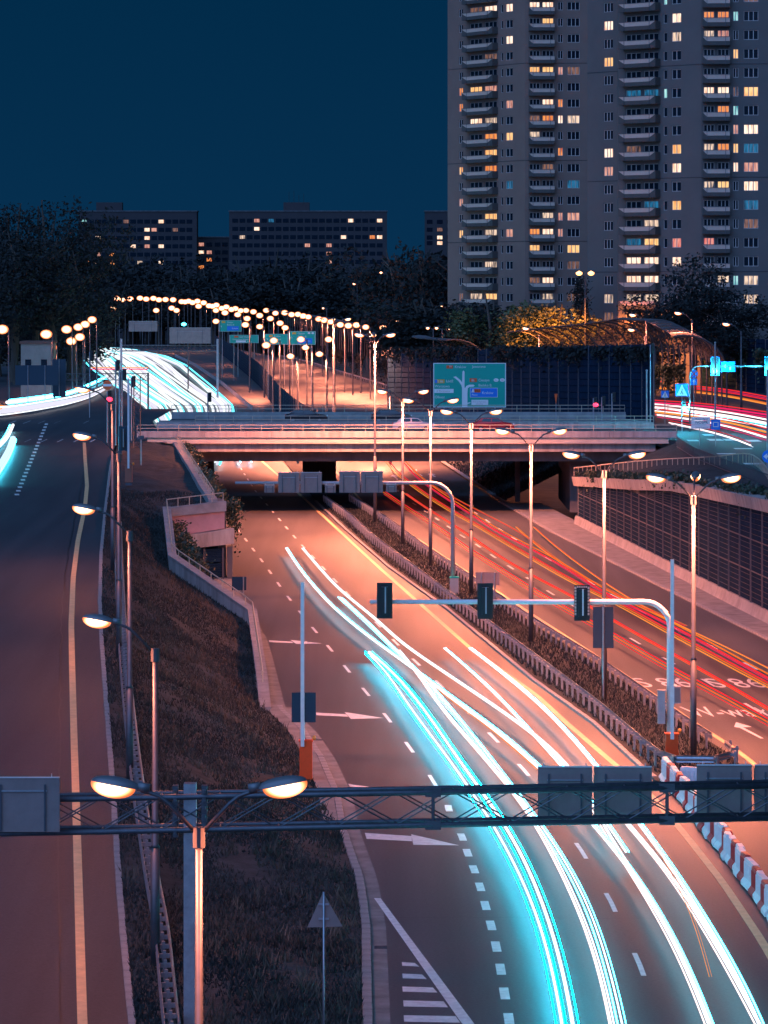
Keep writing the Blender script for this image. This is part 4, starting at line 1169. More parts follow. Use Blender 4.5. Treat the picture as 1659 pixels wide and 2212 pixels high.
# ------------------------------------------------------------------ plastic water barriers
WBX = fn([(163.3, 12.4), (156.4, 12.75), (148, 12.9), (139.2, 13.2), (134, 13.3), (130, 13.35), (118, 13.4)])
def wb_mesh(m):
    g = MB()
    g.sweep([(0, -.49, 0), (0, .49, 0)], [(-.26, .06), (.26, .06), (.26, .18), (.14, .34), (.12, 1.0), (-.12, 1.0), (-.14, .34), (-.26, .18)])
    for s in (-1, 1):
        for k in range(4): g.box((s * .135, -.33 + k * .22, .62), (.05, .09, .56))
        g.box((0, s * .3, .03), (.3, .16, .06))
    g.box((0, 0, 1.02), (.2, .9, .04))
    return g.mesh('barrier_body', m)
wbm = [wb_mesh(M_WPL), wb_mesh(M_RED)]
d = 119.5; i = 0
while d < 163.5:
    x = WBX(d); sl = (WBX(d + 1) - WBX(d))
    o = link('water_barrier', wbm[0 if i % 3 else 1], None, (x + random.uniform(-.05, .05), d, 0), math.atan2(-sl, 1) + random.uniform(-.06, .06))
    red = (i % 3 == 0)
    tag(o, 'red plastic water barrier in the row curving along the right edge line' if red else 'white plastic water barrier in the row curving along the right edge line', 'barrier', 'red water barriers in the row' if red else 'white water barriers in the row')
    d += 1.02 if (i % 7) else 1.35; i += 1
o = link('water_barrier', wbm[0], None, (WBX(163) + .9, 160.2, 0), R(70)); tag(o, 'white water barrier set crosswise below the median nose', 'barrier')

# ------------------------------------------------------------------ cars on the bridge
CARM = {}
def car(label, x, y, z, paint, L=4.2, h=1.45):
    t = empty('car', (x, y, z), label, 'car')
    prof = [(-.5, .25), (-.5, .55), (-.47, .68), (-.40, .72), (-.30, .98), (-.05, 1.0), (.10, .97), (.24, .70), (.42, .62), (.49, .50), (.5, .25)]
    def shell(w, sel, z0=0):
        g = MB(); n = len(sel)
        for s in (-1, 1): g.v += [(a * L, s * w * (.9 if b > .75 else 1), b * h + z0) for a, b in sel]
        g.face(range(n)); g.face(range(2 * n - 1, n - 1, -1))
        for i in range(n): g.face((i, n + i, n + (i + 1) % n, (i + 1) % n))
        return g
    shell(.86, prof).build('body', paint, t, world=False)
    for (a0, a1, a2, a3) in ((-.29, -.25, -.07, -.07), (-.04, -.04, .09, .2)):
        g = MB()
        for s in (-1, 1):
            pts = [(a0 * L, s * .875, .74 * h), (a3 * L, s * .875, .74 * h), (a2 * L, s * .80, .95 * h), (a1 * L, s * .80, .95 * h)]
            g.poly(pts if s > 0 else pts[::-1])
        g.build('window', M_CARGLASS, t, world=False)
    for a in (-.31, .31):
        for s in (-1, 1):
            w = link('wheel', None, t, (a * L, s * .78, .31)) if False else None
            g = MB(); g.tube([(a * L, s * .66, .31), (a * L, s * .88, .31)], .31, 14); wo = g.build('wheel', M_TYRE, t, world=False)
            g = MB(); g.tube([(a * L, s * .87, .31), (a * L, s * .895, .31)], .19, 10); g.build('rim', M_GALV, wo, world=False)
    for s in (-1, 1):
        g = MB(); g.box((.485 * L, s * .6, .55 * h), (.1, .3, .14)); g.build('headlight', M_WPL, t, world=False)
        g = MB(); g.box((-.495 * L, s * .65, .6 * h), (.06, .22, .2)); g.build('tail_light', M_RED, t, world=False)
    return t
car('white hatchback crossing the road bridge behind its front railing', P(893, 920, 374).x, 374, 7.16, M_CARW)
car('dark red car on the road bridge right of the white hatchback', P(1066, 920, 374).x, 374, 7.16, M_CARR)
car('dark sedan on the rear deck of the bridge at left', P(662, 900, 398).x, 398, 7.16, M_CARD, 4.6)
car('dark car on the rear deck of the bridge left of the white hatchback', P(846, 900, 398).x, 398, 7.16, M_CARD, 4.4)

# ------------------------------------------------------------------ direction signs
def green_sign(label, u0, u1, v0, v1, d, zbase, items, roll=0.0):
    a, b = P(u0, v0, d), P(u1, v1, d); w, h = b.x - a.x, a.z - b.z
    t = empty('direction_sign', ((a.x + b.x) / 2, d, zbase), label, 'sign')
    zb_ = b.z - zbase
    g = MB(); g.box((0, .05, zb_ + h / 2), (w, .10, h)); pn = g.build('panel', M_SIGN_G, t, world=False)
    def rect(x0, y0, x1, y1, m, name, off):
        g = MB(); g.box(((x0 + x1 - 1) / 2 * w, off, zb_ + h * (1 - (y0 + y1) / 2)), (abs(x1 - x0) * w, .02, abs(y1 - y0) * h)); return g.build(name, m, t, world=False)
    e = .012
    for q in ((0, 0, 1, .018), (0, .982, 1, 1), (0, .018, e, .982), (1 - e, .018, 1, .982)): rect(*q, M_SIGN_W, 'border', -.012)
    for it in items:
        k = it[0]
        if k == 'r': rect(*it[1:5], it[5], 'plate', -.014 - (it[6] if len(it) > 6 else 0))
        elif k == 't':
            _, s, x, y, size, m = it[:6]
            ve, fa = text_geo(s, 1.0); sz = size * h / .72
            g = MB(); g.v = [((x - .5) * w + p[0] * sz * .95, -.030, zb_ + h * (1 - y) + p[1] * sz) for p in ve]; g.f = fa; g.m = [0] * len(fa)
            g.build('lettering', m, t, world=False)
        elif k == 'p':
            g = MB(); g.poly([((x - .5) * w, -.018 - it[3], zb_ + h * (1 - y)) for x, y in it[1]]); g.build('arrow', it[2], t, world=False)
        elif k == 'e':
            _, x, y, rx, ry, m = it
            g = MB(); g.poly([((x - .5) * w + rx * w * math.cos(a), -.02, zb_ + h * (1 - y) + ry * h * math.sin(a)) for a in [2 * PI * q / 20 for q in range(20)]]); g.build('plate', m, t, world=False)
    for f in (-.35, .35):
        g = MB(); g.tube([(f * w, .22, 0), (f * w, .22, zb_ + h)], .10, 8); g.build('post', M_GALV, t, world=False)
    return t
W_, G_ = M_SIGN_W, M_SIGN_G
big = [('t', '79', .215, .105, .045, W_), ('r', .18, .055, .27, .125, M_SIGN_R), ('t', 'Kraków', .295, .115, .06, W_), ('t', 'Jaworzno', .535, .11, .06, W_),
       ('p', [(.395, .985), (.395, .50), (.40, .20), (.415, .165), (.43, .20), (.43, .55), (.47, .70), (.47, .985)], W_, 0.0),
       ('p', [(.40, .58), (.385, .50), (.345, .405), (.275, .315), (.31, .30), (.37, .38), (.41, .47)], W_, .002),
       ('p', [(.425, .72), (.435, .57), (.455, .515), (.495, .49), (.55, .487), (.57, .51), (.55, .535), (.50, .54), (.475, .57), (.468, .72)], W_, .004),
       ('p', [(.465, .90), (.50, .885), (.52, .895), (.505, .905), (.468, .925)], W_, .006),
       ('r', .02, .37, .155, .455, M_SIGN_Y), ('r', .022, .375, .055, .45, M_SIGN_B, .004), ('t', 'S 86', .062, .44, .055, W_), ('t', 'Łódź', .175, .435, .06, W_),
       ('t', 'Warszawa', .02, .55, .06, W_), ('r', .015, .585, .28, .675, W_), ('t', '→ Pyrzowice', .035, .655, .045, M_PALE), ('t', 'Olkusz', .02, .795, .06, W_),
       ('r', .50, .345, .60, .43, M_SIGN_R), ('t', '86', .525, .415, .05, W_), ('t', 'Cieszyn', .62, .415, .06, W_), ('e', .865, .385, .035, .04, W_), ('e', .95, .385, .035, .04, W_),
       ('t', 'PL', .848, .40, .03, M_SIGN_R), ('t', 'CZ', .932, .40, .03, M_SIGN_R), ('t', 'Bielsko B.', .62, .53, .06, W_),
       ('r', .505, .56, .885, .775, W_), ('r', .51, .568, .88, .767, M_SIGN_B, .003), ('r', .565, .585, .65, .665, M_SIGN_R, .006), ('t', 'A4', .582, .65, .045, W_), ('t', 'Płatna', .53, .735, .04, W_), ('t', 'Kraków', .67, .70, .06, W_),
       ('p', [(.525, .665), (.54, .585), (.553, .585), (.568, .665), (.552, .665), (.547, .63), (.541, .665)], W_, .012),
       ('r', .525, .83, .755, .955, W_), ('t', 'Uniwersytet Ekonomiczny', .54, .885, .022, M_SIGNBACK), ('t', 'w Katowicach', .585, .93, .022, M_SIGNBACK)]
green_sign('large green direction sign with Kraków and Jaworzno behind the road bridge', 936, 1093, 784, 880, 430, 7.0, big)
green_sign('far green sign with blue panel left of the lamp chain', 473, 521.5, 692, 716, 900, 0, [('t', 'Cieszyn', .36, .24, .13, W_), ('t', 'Bielsko B.', .36, .46, .13, W_), ('r', .12, .06, .28, .24, M_SIGN_Y), ('r', .36, .52, .88, .92, M_SIGN_B), ('t', 'Kraków', .58, .78, .13, W_), ('t', '↑', .04, .66, .2, W_)])
green_sign('wide low green sign with Łódź and Warszawa on the far gantry', 496, 558.6, 723.6, 741, 860, 0, [('t', 'Łódź Warszawa', .34, .32, .17, W_), ('t', 'Częstochowa Sosnowiec', .10, .62, .16, W_), ('r', .22, .68, .56, .92, W_), ('t', 'Olkusz', .60, .90, .16, W_), ('r', .16, .1, .3, .32, M_SIGN_R)])
green_sign('far green sign reading Kraków left of its twin', 572, 622, 721.5, 744, 720, 0, [('t', 'Kraków', .40, .28, .15, W_), ('t', 'Jaworzno', .36, .56, .15, W_), ('t', 'Mysłowice', .36, .84, .15, W_), ('r', .18, .08, .34, .28, M_SIGN_Y), ('t', '↑', .05, .6, .2, W_)])
green_sign('far green sign with blue Kraków panel covered by lamp glare', 623.5, 681.5, 715.6, 744.3, 720, 0, [('t', 'Cieszyn', .34, .22, .13, W_), ('t', 'Bielsko B.', .34, .46, .13, W_), ('r', .13, .07, .28, .22, M_SIGN_Y), ('e', .76, .14, .05, .07, W_), ('e', .90, .14, .05, .07, W_), ('r', .34, .52, .88, .92, M_SIGN_B), ('t', 'Kraków', .56, .78, .12, W_), ('t', '↑', .05, .6, .2, W_)])

# small signs and signals right of the bridge
def at7(u, v): return G(u, v, 7.0)
def sign_plate(label, u0, u1, v0, v1, d, m, txt=None, shape=None, pole=True, extra=None, pu=None):
    a, b = P(u0, v0, d), P(u1, v1, d); w, h = b.x - a.x, a.z - b.z
    t = empty('traffic_sign', ((a.x + b.x) / 2, d, 7.0), label, 'sign'); z = b.z - 7
    if shape == 'round':
        g = MB(); g.tube([(0, .02, z + h / 2), (0, -.02, z + h / 2)], w / 2, 20); g.build('plate', m, t, world=False)
    else:
        g = MB(); g.box((0, 0, z + h / 2), (w, .05, h)); g.build('plate', m, t, world=False)
    for ex in extra or []:
        pts, mm = ex; g = MB(); g.poly([((x - .5) * w, -.03, z + h * (1 - y)) for x, y in pts]); g.build('emblem', mm, t, world=False)
    if txt:
        ve, fa = text_geo(txt, 1.0); mx = max(p[0] for p in ve); s = w * .66 / mx
        g = MB(); g.v = [(-w * .28 + p[0] * s, -.03, z + h * .28 + p[1] * s) for p in ve]; g.f = fa; g.m = [0] * len(fa); g.build('lettering', M_SIGN_INK, t, world=False)
    if pole:
        x = 0 if pu is None else P(pu, v0, d).x - t.location.x
        g = MB(); g.tube([(x, .08, 0), (x, .08, z + h)], .045, 6); g.build('post', M_GALV, t, world=False)
    return t
ped = [([(.08, .95), (.5, .06), (.92, .95)], M_SIGN_W), ([(.46, .35), (.54, .35), (.56, .5), (.52, .6), (.62, .85), (.55, .85), (.48, .66), (.42, .85), (.35, .85), (.46, .58)], M_SIGN_INK)]
sign_plate('large pedestrian crossing sign on the lit signal post at right', 1459, 1487, 829, 856, 380, M_SIGN_B, extra=ped)
sign_plate('small pedestrian crossing sign beside the end of the noise barrier', 1428, 1445, 844, 859, 400, M_SIGN_B, extra=ped)
sign_plate('round no stopping sign with red cross above the upper street', 1490, 1508, 798, 817, 385, M_SIGN_B, shape='round', extra=[([(.14, .2), (.2, .14), (.86, .8), (.8, .86)], M_SIGN_R), ([(.8, .14), (.86, .2), (.2, .86), (.14, .8)], M_SIGN_R)])
sign_plate('small blue one way sign with arrow below the no stopping sign', 1492, 1506, 818, 832, 384.6, M_SIGN_B, extra=[([(.42, .9), (.42, .45), (.25, .45), (.5, .12), (.75, .45), (.58, .45), (.58, .9)], M_SIGN_W)], pole=False)
sign_plate('blue left turn arrow sign hanging on the teal mast arm', 1557, 1588, 781, 803, 378, M_SIGN_B, pole=False, extra=[([(.15, .45), (.35, .25), (.35, .38), (.65, .38), (.72, .5), (.72, .85), (.6, .85), (.6, .52), (.35, .52), (.35, .65)], M_SIGN_W)])
sign_plate('white arrow board reading NOSPR beside the upper street', 1493, 1534, 909, 917.5, 345, M_SIGN_W, 'NOSPR', pu=1511)
sign_plate('top white arrow board above the NOSPR board', 1493, 1534, 901, 908.4, 345, M_SIGN_W, 'Muzeum Śląskie', pole=False)
sign_plate('bottom white arrow board below the NOSPR board', 1493, 1534, 918, 926, 345, M_SIGN_W, 'Centrum Kongresowe', pole=False, pu=1518)
sign_plate('blue and white roundabout plan sign right of the NOSPR board', 1536, 1556, 906, 928, 344, M_SIGN_B, extra=[([(.25, .25), (.75, .25), (.75, .32), (.25, .32)], M_SIGN_W), ([(.25, .68), (.75, .68), (.75, .75), (.25, .75)], M_SIGN_W), ([(.2, .25), (.28, .25), (.28, .75), (.2, .75)], M_SIGN_W), ([(.72, .25), (.8, .25), (.8, .75), (.72, .75)], M_SIGN_W)])
sign_plate('round blue sign with pale left arrow cut by the right edge', 1646, 1674, 972, 1000, 292, M_SIGN_B, shape='round', extra=[([(.1, .5), (.4, .25), (.4, .42), (.9, .42), (.9, .58), (.4, .58), (.4, .75)], M_SIGN_W)])
def signal_post(label, u, vt, d, zb, lens=None, arm=None, boxw=.34, boxh=1.05):
    x = P(u, vt, d).x; zt_ = P(u, vt, d).z
    t = empty('traffic_signal', (x, d, zb), label, 'traffic light')
    g = MB(); g.tube([(0, 0, 0), (0, 0, zt_ - zb)], .075, 8); g.build('post', M_GALV, t, world=False)
    g = MB(); g.box((.22, -.05, zt_ - zb - .4), (boxw, .3, boxh)); g.build('signal_body', M_BLACK, t, world=False)
    g = MB()
    for k in range(3): g.tube([(.22, -.2, zt_ - zb - .4 + (k - 1) * .32), (.22, -.42, zt_ - zb - .4 + (k - 1) * .32)], .12, 8)
    g.build('visor', M_BLACK, t, world=False)
    if lens:
        g = MB(); g.ellipsoid((.22, -.45, zt_ - zb - .72), (.30, .08, .22), 12, 6); g.build('lens', lens, t, world=False)
        if lens is M_LENS_CY:
            l = bpy.data.lights.new('lamp_light', 'POINT'); l.energy = 900; l.color = (.05, .7, 1.0); l.shadow_soft_size = .2
            o = bpy.data.objects.new('lamp_light', l); COL.objects.link(o); o.parent = t; o.location = (.22, -1.0, zt_ - zb - .72)
    return t
signal_post('teal signal post with glaring cyan light below the pedestrian sign', 1473, 866, 379, 7, M_LENS_CY)
tm = mast_arm('signal_mast', 'teal curved signal mast reaching right over the upper street', at7(1487, 950), 9.2, 0.1, .09, .9, M_GALV) if False else None
b3 = Vector((P(1490, 900, 378).x, 378, 7.0)); t = empty('signal_mast', b3, 'teal curved signal mast reaching right over the upper street', 'signal mast')
h3 = P(1500, 791, 378).z - 7
g = MB(); g.tube([(0, 0, 0), (0, 0, h3 - 1.0)] + [(1.0 * (1 - math.cos(R(a))), 0, h3 - 1 + math.sin(R(a))) for a in (22, 45, 67, 90)] + [(11, 0, h3)], .09, 8); g.build('mast', M_GALV, t, world=False, smooth=True)
for u, lab in ((1545, 'traffic signal with cyan light hanging from the teal mast'), (1661, 'traffic signal with cyan light cut by the right picture edge')):
    c = P(u, 791, 377.6); t = empty('traffic_signal', c, lab, 'traffic light')
    g = MB(); g.box((0, 0, 0), (.86, .06, 1.9)); g.build('backboard', M_BLACK, t, world=False)
    for s in (-1, 1):
        g = MB(); g.box((s * .42, -.04, 0), (.05, .03, 1.9)); g.build('border', M_SIGN_B, t, world=False)
        g = MB(); g.box((0, -.04, s * .93), (.8, .03, .05)); g.build('border', M_SIGN_B, t, world=False)
    g = MB(); g.ellipsoid((0, -.1, -.52), (.26, .1, .18), 12, 6); g.build('lens', M_LENS_CY, t, world=False)
    l = bpy.data.lights.new('lamp_light', 'POINT'); l.energy = 2200; l.color = (.05, .7, 1.0); l.shadow_soft_size = .2
    o = bpy.data.objects.new('lamp_light', l); COL.objects.link(o); o.parent = t; o.location = (0, -.9, -.5)
for u, v, d, lab in ((1545, 740, 372, 'slim teal lamp post rising beside the hanging signal'), (1658, 800, 300, 'dark post at the right picture edge'), (1397, 800, 388, 'teal post at the end of the long noise barrier')):
    p = P(u, v, d); t = empty('lamp_post', (p.x, d, 7), lab, 'post'); g = MB(); g.tube([(0, 0, 0), (0, 0, p.z - 7)], .09, 8); g.build('pole', M_GALV, t, world=False); g = MB(); g.ellipsoid((0, 0, p.z - 7), (.13, .13, .1), 8, 4); g.build('cap', M_GALV, t, world=False)
signal_post('signal post before the barrier end with dark heads', 1405, 745, 386, 7, None)
for u, v, lab in ((1282, 860, 'dark signal post with a red light right of the green sign'), (1300, 858, 'second dark signal post right of the green sign'), (1322, 850, 'third thin signal post right of the green sign')):
    signal_post(lab, u, v, 400, 7, M_LENS_RED if u == 1282 else None)
p = P(1201, 858, 392); t = empty('yield_sign', (p.x, 392, 7), 'orange narrow triangle sign right of the big green sign', 'sign')
g = MB(); g.poly([(-.17, 0, p.z - 7 + .35), (0, 0, p.z - 7 - .75), (.17, 0, p.z - 7 + .35)]); g.poly([(.17, .04, p.z - 7 + .35), (0, .04, p.z - 7 - .75), (-.17, .04, p.z - 7 + .35)]); g.build('plate', M_ORANGE, t, world=False)
g = MB(); g.tube([(0, .06, 0), (0, .06, p.z - 7 + .3)], .035, 6); g.build('post', M_GALV, t, world=False)
# signals and posts at the left of the bridge
for u, v, d, lab, ln in ((232, 846, 352, 'signal post with red light right of the junction lamps', M_LENS_RED), (250, 780, 346, 'tall dark signal post left of the lattice mast', None), (264, 800, 350, 'dark signal post before the white glare', None),
                   (284, 815, 356, 'thin signal post before the white glare', None), (449, 850, 405, 'black signal with two heads on the bridge', None), (194, 760, 420, 'teal signal post at the far side of the junction', None)):
    signal_post(lab, u, v, d, 7, ln)
signal('large dark signal backboard at the end of the bridge', P(266, 947, 330).x, 330, P(266, 947, 330).z, .75, 2.2, M_DKBLUE)
t = empty('signal_post', (P(259, 947, 330.3).x, 330.3, 6.8), 'blue lit post behind the large dark backboard', 'post'); g = MB(); g.tube([(0, 0, 0), (0, 0, 7.6)], .12, 8); g.build('pole', M_GALV, t, world=False); g = MB(); g.box((0, 0, .2), (.4, .4, .4)); g.build('foot', M_STEEL_DK, t, world=False)
p = P(232, 832, 350); t = empty('no_entry_sign', p, 'round red and white sign beside the red signal', 'sign')
g = MB(); g.tube([(0, .02, 0), (0, -.02, 0)], .46, 20); g.build('plate', M_SIGN_R, t, world=False); g = MB(); g.box((0, -.03, 0), (.8, .02, .22)); g.build('bar', M_SIGN_W, t, world=False)
# lattice mast
p = P(296, 1000, 345); t = empty('lattice_mast', (p.x, 345, 6.8), 'slender dark lattice mast beside the left end of the bridge', 'mast')
hh = P(296, 815, 345).z - 6.8
for sx in (-.3, .3):
    for sy in (-.3, .3):
        g = MB(); g.tube([(sx, sy, 0), (sx, sy, hh)], .03, 4); g.build('leg', M_STEEL_DK, t, world=False)
for k in range(int(hh / .6)):
    for sy in (-.3, .3):
        g = MB(); g.tube([(-.3, sy, k * .6), (.3, sy, (k + 1) * .6)], .015, 3); g.tube([(.3, sy, k * .6), (-.3, sy, (k + 1) * .6)], .015, 3); g.build('brace', M_STEEL_DK, t, world=False)
p = P(305, 945, 318); t = empty('post', (p.x, 318, 6.2), 'thin teal post on the dark terrace', 'post'); g = MB(); g.tube([(0, 0, 0), (0, 0, p.z - 6.2)], .06, 6); g.build('pole', M_GALV, t, world=False); g = MB(); g.box((0, 0, p.z - 6.2), (.5, .3, .3)); g.build('head', M_STEEL_DK, t, world=False)
# far gantry, billboard, house at left
t = empty('sign_gantry', (P(360, 740, 700).x, 700, 0), 'distant gantry with grey sign backs over the far carriageway', 'gantry')
xa_, xb_ = P(262, 740, 700).x, P(470, 740, 700).x
for v in (746, 758):
    z = P(0, v, 700).z; g = MB(); g.tube([(xa_, 700, z), (xb_, 700, z)], .12, 6); g.build('chord', M_STEEL_DK, t)
for k in range(16):
    a, b = lerp(xa_, xb_, k / 16), lerp(xa_, xb_, (k + 1) / 16); g = MB(); g.tube([(a, 700, P(0, 746, 700).z), (b, 700, P(0, 758, 700).z)], .05, 4); g.build('diagonal', M_STEEL_DK, t)
for x in (xa_, xb_): g = MB(); g.box((x, 700, 6), (.4, .4, 12)); g.build('pillar', M_GALV, t)
for u0, u1, v0, v1, lab in ((278, 340, 694, 716, 'far pale sign back left over the white glare'), (366, 455, 708, 742, 'large far grey sign back over the white glare')):
    sign_back(lab, u0, u1, v0, v1, 699)
t = empty('lattice_boom', (P(200, 800, 480).x, 480, 6.5), 'horizontal lattice gantry before the left junction', 'gantry')
xa_, xb_ = P(118, 800, 480).x, P(320, 800, 480).x
for v in (807, 821): z = P(0, v, 480).z; g = MB(); g.tube([(xa_, 480, z), (xb_, 480, z)], .05, 4); g.build('chord', M_STEEL_DK, t)
for k in range(18):
    a, b = lerp(xa_, xb_, k / 18), lerp(xa_, xb_, (k + 1) / 18)
    g = MB(); g.tube([(a, 480, P(0, 807, 480).z), (b, 480, P(0, 821, 480).z)], .03, 3); g.tube([(b, 480, P(0, 807, 480).z), (a, 480, P(0, 821, 480).z)], .03, 3); g.build('diagonal', M_STEEL_DK, t)
for x in (xa_, xb_): g = MB(); g.tube([(x, 480, 5.5), (x, 480, P(0, 805, 480).z)], .12, 6); g.build('pillar', M_STEEL_DK, t)
post_sign('wide dark blue sign board at the left edge of the junction', 33, 125, 789, 832, 470, 6.8, M_DKBLUE, (.3, .7))
post_sign('narrow dark sign board right of the wide blue one', 114, 142, 776, 857, 474, 6.8, M_DKBLUE)
t = empty('house', (P(78, 790, 560).x, 560, 5.2), 'small orange lit house behind the dark sign board', 'house')
g = MB(); g.box((0, 4, 4), (4.6, 8, 8)); wl_ = g.build('wall', M_HOUSE, t, world=False)
g = MB(); g.box((0, 4, 8.2), (5.0, 8.4, .4)); g.build('roof', M_ROOF, t, world=False)
for k in (-1, 1): g = MB(); g.box((k * 1.2, -.03, 5), (.9, .08, 1.3)); g.build('window', M_GLASS_DK, t, world=False)

# ------------------------------------------------------------------ tower blocks
def ray_line(u, p0, p1):
    """plan point where column u of the photograph meets the line p0-p1"""
    k = (u - UC) / F; dx, dy = p1[0] - p0[0], p1[1] - p0[1]
    t = (k * p0[1] - p0[0]) / (dx - k * dy)
    return t
def plan(u, d): return ((u - UC) * d / F, d)

WIN = {}
def window_mesh(w, h, sashes):
    key = (round(w, 2), sashes)
    if key not in WIN:
        g = MB(); b = .075
        for z in (b / 2, h - b / 2): g.box((w / 2, 0, z), (w, .08, b))
        for i in range(sashes + 1): g.box((lerp(b / 2, w - b / 2, i / sashes), 0, h / 2), (b if i in (0, sashes) else b * 1.5, .08, h - 2 * b))
        fr = g.mesh('window', M_WFRAME)
        panes = {}
        WIN[key] = (fr, panes, w, h)
    return WIN[key]
def pane_mesh(ent, m):
    fr, panes, w, h = ent
    if m.name not in panes:
        g = MB(); g.box((w / 2, .05, h / 2), (w - .1, .02, h - .1)); panes[m.name] = g.mesh('pane', m)
    return panes[m.name]

def facade(t, p0, p1, zbot, ztop, cols, floors, m, name='wall'):
    """wall between two plan points with real openings; cols = (t0, t1, key, sashes) in metres, floors = list of (k, z of sill, z of head)"""
    L = math.hypot(p1[0] - p0[0], p1[1] - p0[1]); ux, uy = (p1[0] - p0[0]) / L, (p1[1] - p0[1]) / L
    nx, ny = uy, -ux                         # outward, towards the camera
    def pt(s, z, o=0.0): return (p0[0] + ux * s + nx * o, p0[1] + uy * s + ny * o, z)
    xs = sorted({0.0, L} | {round(c[0], 4) for c in cols} | {round(c[1], 4) for c in cols})
    zs = sorted({zbot, ztop} | {z for f in floors for z in f[1:]})
    g = MB(); open_z = {(f[1], f[2]): f[0] for f in floors}
    for i in range(len(xs) - 1):
        cc = [c for c in cols if abs(c[0] - xs[i]) < 1e-3]
        for a, b in zip(zs, zs[1:]):
            if cc and (a, b) in open_z:
                x0, x1 = xs[i], xs[i + 1]; dp = -.22
                g.poly([pt(x0, a), pt(x1, a), pt(x1, a, dp), pt(x0, a, dp)]); g.poly([pt(x0, b), pt(x0, b, dp), pt(x1, b, dp), pt(x1, b)])
                g.poly([pt(x0, a), pt(x0, a, dp), pt(x0, b, dp), pt(x0, b)]); g.poly([pt(x1, a), pt(x1, b), pt(x1, b, dp), pt(x1, a, dp)])
                continue
            g.poly([pt(xs[i], a), pt(xs[i + 1], a), pt(xs[i + 1], b), pt(xs[i], b)])
    wall = g.build(name, m, t)
    rz = math.atan2(uy, ux)
    for c in cols:
        for (k, a, b) in floors:
            ent = window_mesh(c[1] - c[0], b - a, c[3])
            q = Vector(pt(c[0], a, -.14)) - t.location
            o = link('window', ent[0], t, q, rz)
            code = LITMAP.get((c[2], k))
            link('pane', pane_mesh(ent, LIT[code] if code else M_GLASS_DK), o)
    return pt, rz, L

LITMAP = {}
def lit(col, s):
    for part in s.split():
        LITMAP[(col, int(part[:-1]))] = part[-1]
lit('c1', '5o 6o 10y 12p 14y 18d'); lit('B1L', '0d 5y 7w 18x'); lit('B1R', '0w 3d 5p 7x 8o 9y 10o 13y 14x 16x 18y'); lit('c3', '0w 2w 6p 8y 11b 14p')
lit('B2L', '0w 4y 7d 8x 14o 15y 17d'); lit('B2R', '0w 1y 4y 6w 7o 13x 14w 17w 18x 10d'); lit('c4', '4p 6o 7w 9o 13p 14p'); lit('c5', '4d 7x 11b 13p 15y 16d 18d')
lit('c6', '1w 3y 8w 9p 16x 17d'); lit('B3L', '5b 13b 14w 15w 16x 8d'); lit('B3R', '5b 11b 12x 13y 14w 15w 16x'); lit('c7', '5c 0c'); lit('c8', '1w 2x 8y 9w 11y 13r 14w')
lit('B4L', '1o 2x 5w 8x 10x 13r'); lit('B4R', '1o 2p 5w 6o 8o 10y 15x 0d'); lit('c9', '1c 3y 5d 6c 7p 8y 9w 15c'); lit('c10', '5y 7w 8b 9p 10w 11b 12d 15x 16x 0d')

